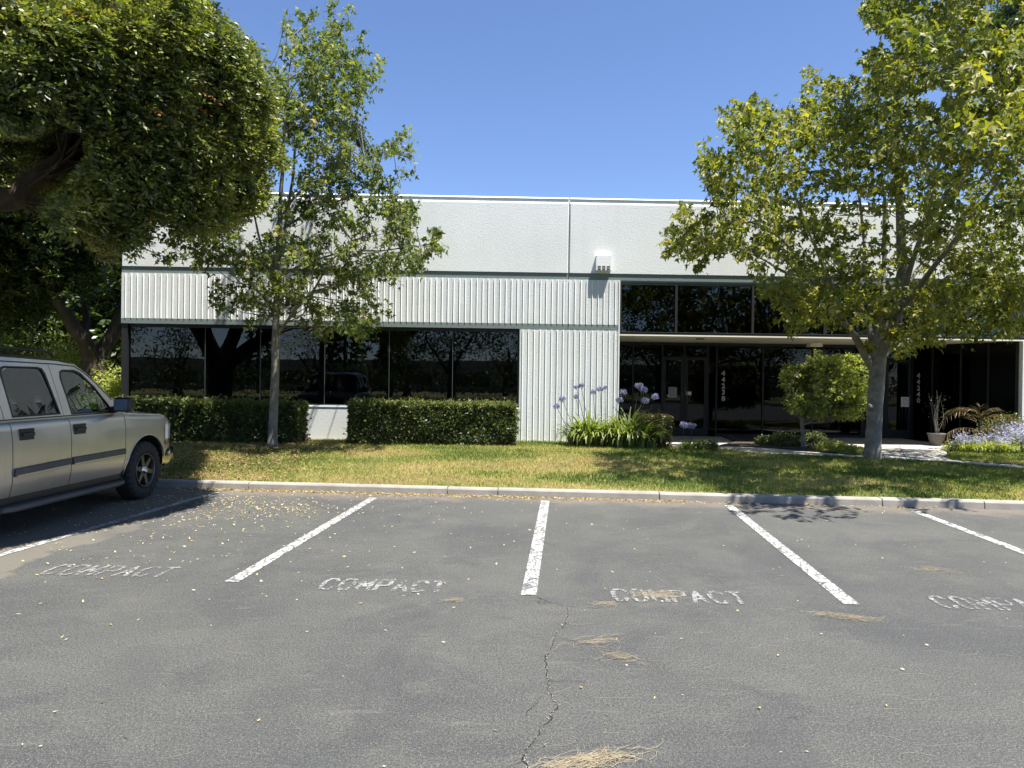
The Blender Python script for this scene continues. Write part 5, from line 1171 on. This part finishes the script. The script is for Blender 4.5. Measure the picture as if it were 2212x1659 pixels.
def filled(loops, off=0.):
    bm = bmesh.new(); es = []
    for lp in loops:
        # subdivide for the tumblehome to bend
        pts = []
        for i in range(len(lp)):
            a, b = lp[i], lp[(i+1) % len(lp)]; n_ = max(1, int(math.hypot(b[0]-a[0], b[1]-a[1])/.09))
            for k_ in range(n_): t = k_/n_; pts.append((a[0]+(b[0]-a[0])*t, a[1]+(b[1]-a[1])*t))
        vs = [bm.verts.new((0, p[0], p[1])) for p in pts]; es += [bm.edges.new((vs[i], vs[(i+1) % len(vs)])) for i in range(len(vs))]
    bmesh.ops.triangle_fill(bm, use_beauty=True, edges=es, use_dissolve=False); return bm
for sg in (1, -1):
    bm = filled([SIDE, W1, W2, W3])
    for v in bm.verts: v.co.x = sg*gx(v.co.z)
    r = bmesh.ops.extrude_face_region(bm, geom=bm.faces[:]); vs = [e for e in r['geom'] if isinstance(e, bmesh.types.BMVert)]; bmesh.ops.translate(bm, verts=vs, vec=(-sg*.035, 0, 0))
    bmobj('cabin_side', bm, M_PAINT, parent=TR)
    for wn, m_ in ((W1, M_CARGLASS), (W2, M_CARGLASSD), (W3, M_CARGLASSD)):
        bm = filled([wn])
        for v in bm.verts: v.co.x = sg*(gx(v.co.z)-.012)
        bmobj('side_window', bm, m_, parent=TR)
        cen = (sum(p[0] for p in wn)/len(wn), sum(p[1] for p in wn)/len(wn)); V, Fc = [], []; n_ = len(wn)
        for k_ in range(n_):
            y, z = wn[k_]; dy, dz_ = y-cen[0], z-cen[1]; l = math.hypot(dy, dz_); yi, zi = y-dy/l*.022, z-dz_/l*.022; yo, zo = y+dy/l*.006, z+dz_/l*.006
            V += [(sg*(gx(zo)+.003), yo, zo), (sg*(gx(zi)+.001), yi, zi), (sg*(gx(zi)-.014), yi, zi)]
        for k_ in range(n_):
            a, b = 3*k_, 3*((k_+1) % n_); Fc += [(a, b, b+1, a+1), (a+1, b+1, b+2, a+2)]
        mesh('window_seal', V, Fc, M_BLK, parent=TR)
    # upper shut lines of the doors
    for y0, z0, y1, z1 in ((-1.555, 1.19, -1.615, 1.79), (-2.445, 1.19, -2.50, 1.80)):
        V, Fc = [], []
        for k_ in range(9):
            t = k_/8; y = y0+(y1-y0)*t; z = z0+(z1-z0)*t; V += [(sg*(gx(z)+.0012), y-.003, z), (sg*(gx(z)+.0012), y+.003, z)]
        for k_ in range(8): Fc.append((2*k_, 2*k_+1, 2*k_+3, 2*k_+2))
        mesh('shut_line', V, Fc, M_BLK, parent=TR)
    V, Fc = tube_data([(sg*(gx(z)+.002), y, z) for y, z in [(-.62,1.36),(-.84,1.565),(-1.04,1.71),(-1.18,1.772),(-1.5,1.79),(-2.3,1.803),(-3.3,1.803),(-4.2,1.78)]], .006, 5); mesh('drip_rail', V, Fc, M_BLK, True, parent=TR)
# belt filler between doors and glass
for sg in (1, -1): box('belt_rail', sg*.84, sg*.925, -4.4, -.40, 1.165, 1.195, M_PAINT, parent=TR)
# roof
V, Fc = [], []; ys_ = [-1.10,-1.16,-1.3,-1.6,-2.2,-3.2,-4.1,-4.35,-4.42]; zs_ = [1.775,1.80,1.815,1.83,1.845,1.845,1.825,1.80,1.76]
for y, z in zip(ys_, zs_):
    for j in range(17):
        u = -1+j/8; e = gx(z)-.004; a = abs(u)
        V.append((e*u*(1 if a < .9 else 1), y, z+.075*(1-a**3.2)))
for i in range(len(ys_)-1):
    for j in range(16): a = i*17+j; Fc.append((a, a+1, a+18, a+17))
mesh('roof_panel', V, Fc, M_PAINT, True, parent=TR)
for sg in (1, -1):
    P, r = smooth_line([(sg*.62,-1.35,1.885),(sg*.63,-1.5,1.935),(sg*.64,-2.2,1.95),(sg*.64,-3.4,1.95),(sg*.63,-4.1,1.93),(sg*.62,-4.2,1.88)], [.016]*6, 3); V, Fc = tube_data(P, r, 8)
    mesh('roof_rail', V, Fc, M_BLK, True, parent=TR)
for y in (-1.95, -3.4): box('roof_bar', -.63, .63, y-.03, y+.03, 1.935, 1.96, M_BLK, .006, parent=TR)
# windscreen, rear glass
V, Fc = [], []
for i in range(9):
    t = i/8
    for j in range(13):
        u = -1+j/6; V.append(((.85-.13*t)*u, -.43-.70*t-.10*(u*u)+.06*t*0, 1.20+.60*t+.02*(1-u*u)*t))
for i in range(8):
    for j in range(12): a = i*13+j; Fc.append((a, a+1, a+14, a+13))
mesh('windscreen', V, Fc, M_CARGLASS, True, parent=TR)
mesh('rear_window', [(-.80,-4.50,1.22),(.80,-4.50,1.22),(.72,-4.41,1.74),(-.72,-4.41,1.74)], [(0,1,2,3)], M_CARGLASSD, parent=TR)
box('cowl', -.86, .86, -.50, -.38, 1.14, 1.20, M_BLK, parent=TR)
bm = bmesh.new(); bx(bm, -.92, .92, -4.58, -4.50, .52, 1.20, .02); bmobj('tailgate', bm, M_PAINT, parent=TR)
bm = bmesh.new(); bx(bm, -.97, .97, -4.72, -4.52, .40, .62, .03); bmobj('rear_bumper', bm, M_CHR, parent=TR)
for sg in (1, -1): box('tail_lamp', sg*.80, sg*.90, -4.61, -4.56, .80, 1.60, M_TAIL, .01, parent=TR)
# nose
bm = bmesh.new(); bx(bm, -.62, .62, .80, .90, .66, 1.02, .02); bmobj('grille', bm, M_BLK, parent=TR)
box('grille_bar', -.62, .62, .895, .925, .82, .86, M_CHR, .008, parent=TR)
for sg in (1, -1):
    V = []; 
    for y in (.44, .55, .66, .76, .84): x_ = bodyx(y, 0, .9)+.006; V += [(sg*x_, y, .78), (sg*x_, y, .985)]
    V += [(sg*.62, .91, .78), (sg*.62, .91, .985)]
    mesh('headlight', V, [(2*i, 2*i+2, 2*i+3, 2*i+1) for i in range(5)], M_LAMP, True, parent=TR)
    V = []
    for y in (.44, .55, .66, .76, .84): x_ = bodyx(y, 0, .7)+.006; V += [(sg*x_, y, .70), (sg*x_, y, .77)]
    V += [(sg*.62, .91, .70), (sg*.62, .91, .77)]
    mesh('indicator', V, [(2*i, 2*i+2, 2*i+3, 2*i+1) for i in range(5)], M_AMB, True, parent=TR)
V, Fc = [], []; pl_ = [(-.985,.40),(-.975,.60),(-.90,.84),(-.75,.97),(-.4,1.03),(0,1.05),(.4,1.03),(.75,.97),(.90,.84),(.975,.60),(.985,.40)]
for x_, y in pl_: V += [(x_*.97, y-.03, .40), (x_, y, .45), (x_, y, .62), (x_*.97, y-.04, .66)]
for i in range(len(pl_)-1):
    for j in range(3): a = 4*i+j; Fc.append((a, a+4, a+5, a+1))
mesh('front_bumper', V, Fc, M_CHR, True, parent=TR)
# handles, mouldings, running board, mirror
def moulding(y0, y1, zc0, zc1, sg=1):
    V, Fc = [], []; n_ = 10
    for i in range(n_+1):
        t = i/n_; y = y0+(y1-y0)*t; zc = zc0+(zc1-zc0)*t; h_ = .043; xb = bodyx(y, 0, zc)
        V += [(sg*(xb+.002), y, zc-h_), (sg*(xb+.022), y, zc-h_+.012), (sg*(xb+.024), y, zc+h_-.012), (sg*(xb+.002), y, zc+h_)]
    for i in range(n_):
        for j in range(3): a = 4*i+j; Fc.append((a, a+4, a+5, a+1))
    Fc += [(0, 1, 2, 3), (4*n_+3, 4*n_+2, 4*n_+1, 4*n_)]
    m1 = mesh('side_moulding', V, Fc, M_GREYT, parent=TR)
    V, Fc = [], []
    for i in range(n_+1):
        t = i/n_; y = y0+.02+(y1-y0-.04)*t; zc = zc0+(zc1-zc0)*t-.040; xb = bodyx(y, 0, zc)+.0225; V += [(sg*xb, y, zc-.012), (sg*(xb+.004), y, zc-.008), (sg*(xb+.004), y, zc+.008), (sg*xb, y, zc+.012)]
    for i in range(n_):
        for j in range(3): a = 4*i+j; Fc.append((a, a+4, a+5, a+1))
    mesh('moulding_insert', V, Fc, M_CHR if False else M_PAINT, parent=m1)
for sg in (1, -1):
    moulding(-1.535, -.525, .69, .695, sg); moulding(-2.42, -1.575, .665, .685, sg)
    for dd, y in ((fd, -1.40), (rd, -2.24)):
        bm = bmesh.new(); xh = bodyx(y, 0, 1.04); bx(bm, sg*(xh-.01), sg*(xh+.010), y-.105, y+.105, .985, 1.105, .009)
        h = bmobj('door_handle', bm, M_BLK, parent=dd[0 if sg > 0 else 1])
        bm = bmesh.new(); bx(bm, sg*(xh+.010), sg*(xh+.034), y-.085, y+.085, 1.03, 1.062, .008); bmobj('handle_grip', bm, M_BLK, parent=TR)
    bm = bmesh.new(); bx(bm, sg*.88, sg*1.06, -2.72, -.60, .285, .345, .02); bmobj('running_board', bm, M_BLK, parent=TR)
    V, Fc = tube_data([(sg*.93,-.50,.33),(sg*1.03,-.62,.315),(sg*1.065,-.8,.31),(sg*1.065,-2.5,.31),(sg*1.02,-2.68,.315),(sg*.93,-2.8,.33)], .030, 10); mesh('step_tube', V, Fc, M_GREYT, True, parent=TR)
    bm = bmesh.new(); bx(bm, sg*.90, sg*.955, -2.75, -.55, .34, .43, .01); bmobj('rocker_cover', bm, M_BLK, parent=TR)
    bm = bmesh.new(); bx(bm, sg*1.0, sg*1.22, -.80, -.66, 1.215, 1.40, .045); mi = bmobj('door_mirror', bm, M_BLK, True, parent=TR)
    V, Fc = tube_data([(sg*.90, -.66, 1.23), (sg*1.03, -.71, 1.25)], [.05, .035], 8); mesh('mirror_arm', V, Fc, M_BLK, True, parent=mi)
    mesh('mirror_glass', [(sg*1.025, -.803, 1.24), (sg*1.195, -.803, 1.24), (sg*1.195, -.803, 1.375), (sg*1.025, -.803, 1.375)], [(0, 1, 2, 3)], M_CHR, parent=mi)
    V, Fc = tube_data([(sg*.905,-4.3,1.198),(sg*.908,-2.5,1.198),(sg*.91,-.62,1.198)], .010, 6); mesh('belt_seal', V, Fc, M_BLK, True, parent=TR)
# cabin interior
box('dashboard', -.80, .80, -.85, -.50, .95, 1.20, M_BLK, .03, parent=TR)
for y in (-1.55, -2.55):
    for sg in (1, -1):
        bm = bmesh.new(); bx(bm, sg*.18, sg*.70, y-.02, y+.48, .72, .90, .05); s_ = bmobj('seat', bm, M_SEAT, True, parent=TR)
        bm = bmesh.new(); bx(bm, sg*.19, sg*.69, y-.16, y, .85, 1.42, .05); bmobj('seat_back', bm, M_SEAT, True, parent=s_)
        bm = bmesh.new(); bx(bm, sg*.32, sg*.56, y-.15, y-.05, 1.44, 1.62, .04); bmobj('headrest', bm, M_SEAT, True, parent=s_)
V, Fc = [], []
V, Fc = tube_data([(-.42+.19*math.cos(a), -.98-.05*math.sin(a), 1.10+.18*math.sin(a)) for a in np.linspace(0, 2*math.pi, 21)], .014, 6, cap=False); mesh('steering_wheel', V, Fc, M_BLK, True, parent=TR)
box('cabin_floor', -.86, .86, -4.4, -.45, .50, .56, M_BLK, parent=TR)
# wheels
def wheel(x_out, y, sg):
    w0 = empty('wheel', (x_out, y, WR), 0 if sg > 0 else math.pi, world=False, parent=TR)
    prof = [(.225, -.04), (.25, -.008), (.30, .0), (.345, -.004), (.372, -.018), (.388, -.045), (.392, -.13), (.388, -.215), (.372, -.24), (.33, -.255), (.24, -.25)]
    V, Fc = lathe(prof, 56); 
    # chunky shoulder lugs: every other pair of shoulder vertices proud
    for i in (3, 4, 5, 7, 8):
        for k_ in range(56):
            v = V[i*56+k_]
            if (k_ // 1+(i > 5)) % 2: V[i*56+k_] = (v[0]+(.006 if i < 6 else -.006), v[1]*1.012, v[2]*1.012)
            else: V[i*56+k_] = (v[0]-(.004 if i < 6 else -.004), v[1]*.985, v[2]*.985)
    mesh('tyre', V, Fc, M_RUB, False, parent=w0)
    V, Fc = lathe([(.228, -.03), (.232, -.008), (.220, -.002), (.208, -.016), (.200, -.06), (.195, -.20), (.10, -.20)], 48); rim = mesh('rim', V, Fc, M_RIM, True, parent=w0)
    bm = bmesh.new()
    for k_ in range(6):
        a = 2*math.pi*k_/6+.3; Mx = Matrix.Rotation(a, 4, 'X')
        vs = [bm.verts.new(Mx @ Vector(p)) for p in [(-.030,-.036,.05),(-.030,.036,.05),(-.022,.022,.20),(-.022,-.022,.20),(-.065,-.036,.05),(-.065,.036,.05),(-.055,.026,.20),(-.055,-.026,.20)]]
        for f in [(0,1,2,3),(4,7,6,5),(0,4,5,1),(2,6,7,3),(1,5,6,2),(0,3,7,4)]: bm.faces.new([vs[i] for i in f])
    me = bpy.data.meshes.new('spokes'); bmesh.ops.recalc_face_normals(bm, faces=bm.faces[:]); bm.to_mesh(me); bm.free(); me.materials.append(M_RIM)
    rim_p = link(bpy.data.objects.new('spokes', me), parent=w0, kind='stuff')
    V, Fc = lathe([(.0, .004), (.03, .002), (.042, -.004), (.046, -.03), (.07, -.032), (.075, -.065)], 24); mesh('hub_cap', V, Fc, M_CHR, True, parent=w0)
    V, Fc = lathe([(.0, -.09), (.17, -.09), (.17, -.10), (0, -.10)], 32); mesh('brake_disc', V, Fc, M_DARKMETAL, True, parent=w0)
for y in (0, RA):
    wheel(.985, y, 1); wheel(-.985, y, -1)

# ================================================================== ACROSS THE LOT, behind the camera: what the black windows mirror
kb = empty('far_kerb', (0, -19, 0), kind='structure')
box('kerb_segment', -60, 60, -19.2, -19.05, -.03, .11, M_CONC, parent=kb)
prism('far_lawn', [(-60, -60), (60, -60), (60, -19.2), (-60, -19.2)], -.04, .09, M_TURF, kind='structure')
def far_tree(name, lab, x, y, h, r, n=150, conifer=False):
    t = empty(name, (x, y, 0), label=lab, cat='tree'); b = Vector((x, y, 0))
    if conifer:
        V, Fc = tube_data([b, b+Vector((0, 0, h*.5)), b+Vector((0, 0, h))], [.28, .16, .03], 8); mesh('trunk', V, Fc, B_DARK2, True, parent=t)
        zz = rng.uniform(.08, 1, 1400); a = rng.uniform(0, 6.28, 1400); rr = r*(1.02-zz)*rng.uniform(.3, 1, 1400); P = np.stack([x+rr*np.cos(a), y+rr*np.sin(a), h*zz], 1); d = np.stack([np.cos(a), np.sin(a), -.4+0*a], 1)
        leaves('crown', P, d+rng.normal(size=d.shape)*.3, rdir(1400), .75*rng.uniform(.5, 1, 1400), rng.uniform(.1, .5, 1400), L_DARK, T_OVAL, parent=t, kind='stuff'); return
    L = tree_frame(name, [([b, b+Vector((0, 0, h*.25)), b+Vector((.2, 0, h*.6))], [.35, .28, .1]), ([b+Vector((0, 0, h*.25)), b+Vector((r*.4, 0, h*.6))], [.2, .06]), ([b+Vector((0, 0, h*.22)), b+Vector((-r*.5, .2, h*.55))], [.2, .06])], B_DARK2, t)
    c, d = blob_points([(x, y, h*.66, r, r, h*.34)], n, .3); P = (c[:, None]+rng.normal(size=(n, 30, 3))*.42).reshape(-1, 3)
    leaves('crown', P, rdir(len(P)), rdir(len(P))+np.array([0, 0, .8]), .32*rng.uniform(.6, 1.1, len(P)), rng.uniform(.1, .6, len(P)), L_DARK, T_OVAL, parent=t, kind='stuff')
for x, y, h, r, lab in [(-3.5, -21, 9, 4.2, 'broad tree across the parking lot mirrored in the right half of the long window'), (5.5, -20.5, 8.5, 4.4, 'broad tree across the parking lot mirrored in the left door'), (14., -21, 9, 4.6, 'broad tree across the parking lot mirrored in the middle entrance glass'), (23., -22, 9, 4.6, 'broad tree across the parking lot mirrored in the right entrance glass'), (-32.5, -22, 9, 4.5, 'broad tree across the parking lot mirrored in the left end of the long window'), (33, -24, 10, 5, 'broad tree at the far right across the parking lot')]:
    far_tree('lot_tree', lab, x, y, h, r)
for x, y, h, r, lab in [(-14.5, -34, 11, 2.8, 'tall conifer across the lot mirrored right of the slender trunk'), (-10.5, -36, 9, 2.2, 'shorter conifer across the lot mirrored beside the tall one'), (-24, -38, 10, 2.6, 'conifer across the lot mirrored at the left of the long window')]:
    far_tree('conifer', lab, x, y, h, r, conifer=True)
for i, (x, y, h, r) in enumerate([(-41, -34, 8, 3.4), (-29, -31, 6.5, 2.6), (-20, -44, 8, 3.6), (-8, -30, 5.5, 2.2), (1, -41, 8.5, 3.6), (11, -33, 6, 2.6), (19, -40, 9, 4), (29, -36, 7, 3), (40, -33, 9, 4)]):
    far_tree('lot_tree', ['bushy tree far across the lot, outermost at the left', 'small round tree across the lot, second from the left', 'taller tree behind the conifers across the lot', 'lowest tree across the lot, right of the conifers', 'tall tree far across the lot near its middle', 'small tree across the lot between the two broad ones', 'large tree far behind the middle broad trees', 'medium tree across the lot toward the right', 'large tree across the lot, outermost at the right'][i], x, y, h, r, 60)
opp = empty('opposite_building', (0, -58, 0), label='low pale building on the far side of the parking lot', cat='building')
box('wall', -70, 40, -70, -58, 0, 4.2, M_CONC, parent=opp); box('band', -70, 40, -57.99, -57.95, 3.2, 3.4, M_BAND, parent=opp)
for k_ in range(14): box('window', -66+7.5*k_, -61+7.5*k_, -57.99, -57.94, 1., 2.7, M_DARKMETAL, parent=opp)
hd = [(-60 + 3*i) for i in range(40)]
P = np.stack([rng.uniform(-60, 60, 16000), -24+rng.normal(size=16000)*.5, rng.uniform(.1, 1.0, 16000)**.7*2.4], 1)
hb = empty('far_hedge', (0, -24, 0), label='low dark hedge along the far edge of the parking lot', cat='hedge')
leaves('foliage', P, rdir(16000), rdir(16000)+np.array([0, 0, .5]), .28, rng.uniform(.1, .6, 16000), L_DARK, T_OVAL, parent=hb, kind='stuff')
V, Fc = [], []
for x_ in (-34, 6, 44):
    tube_data([(x_, -30, 0), (x_, -30, 11)], .15, 8, V, Fc)
for i, x_ in enumerate((-34, 6, 44)):
    pw = empty('utility_pole', (x_, -30, 0), label=['utility pole across the lot at the left', 'utility pole across the lot near the middle', 'utility pole across the lot at the right'][i], cat='pole')
    V, Fc = tube_data([(x_, -30, 0), (x_, -30, 11)], .15, 8); mesh('post', V, Fc, B_DARK, True, parent=pw); box('crossarm', x_-.06, x_+.06, -31, -29, 10.2, 10.35, B_DARK, parent=pw)
    if i < 2:
        x2 = (-34, 6, 44)[i+1]
        for yy, zz in ((-30.8, 10.4), (-29.2, 10.4), (-30, 8.6), (-30, 8.0)):
            V, Fc = tube_data([(x_+(x2-x_)*q, yy, zz-4*.9*q*(1-q)) for q in np.linspace(0, 1, 13)], .035, 4); mesh('wire', V, Fc, M_BLK, True, parent=pw)
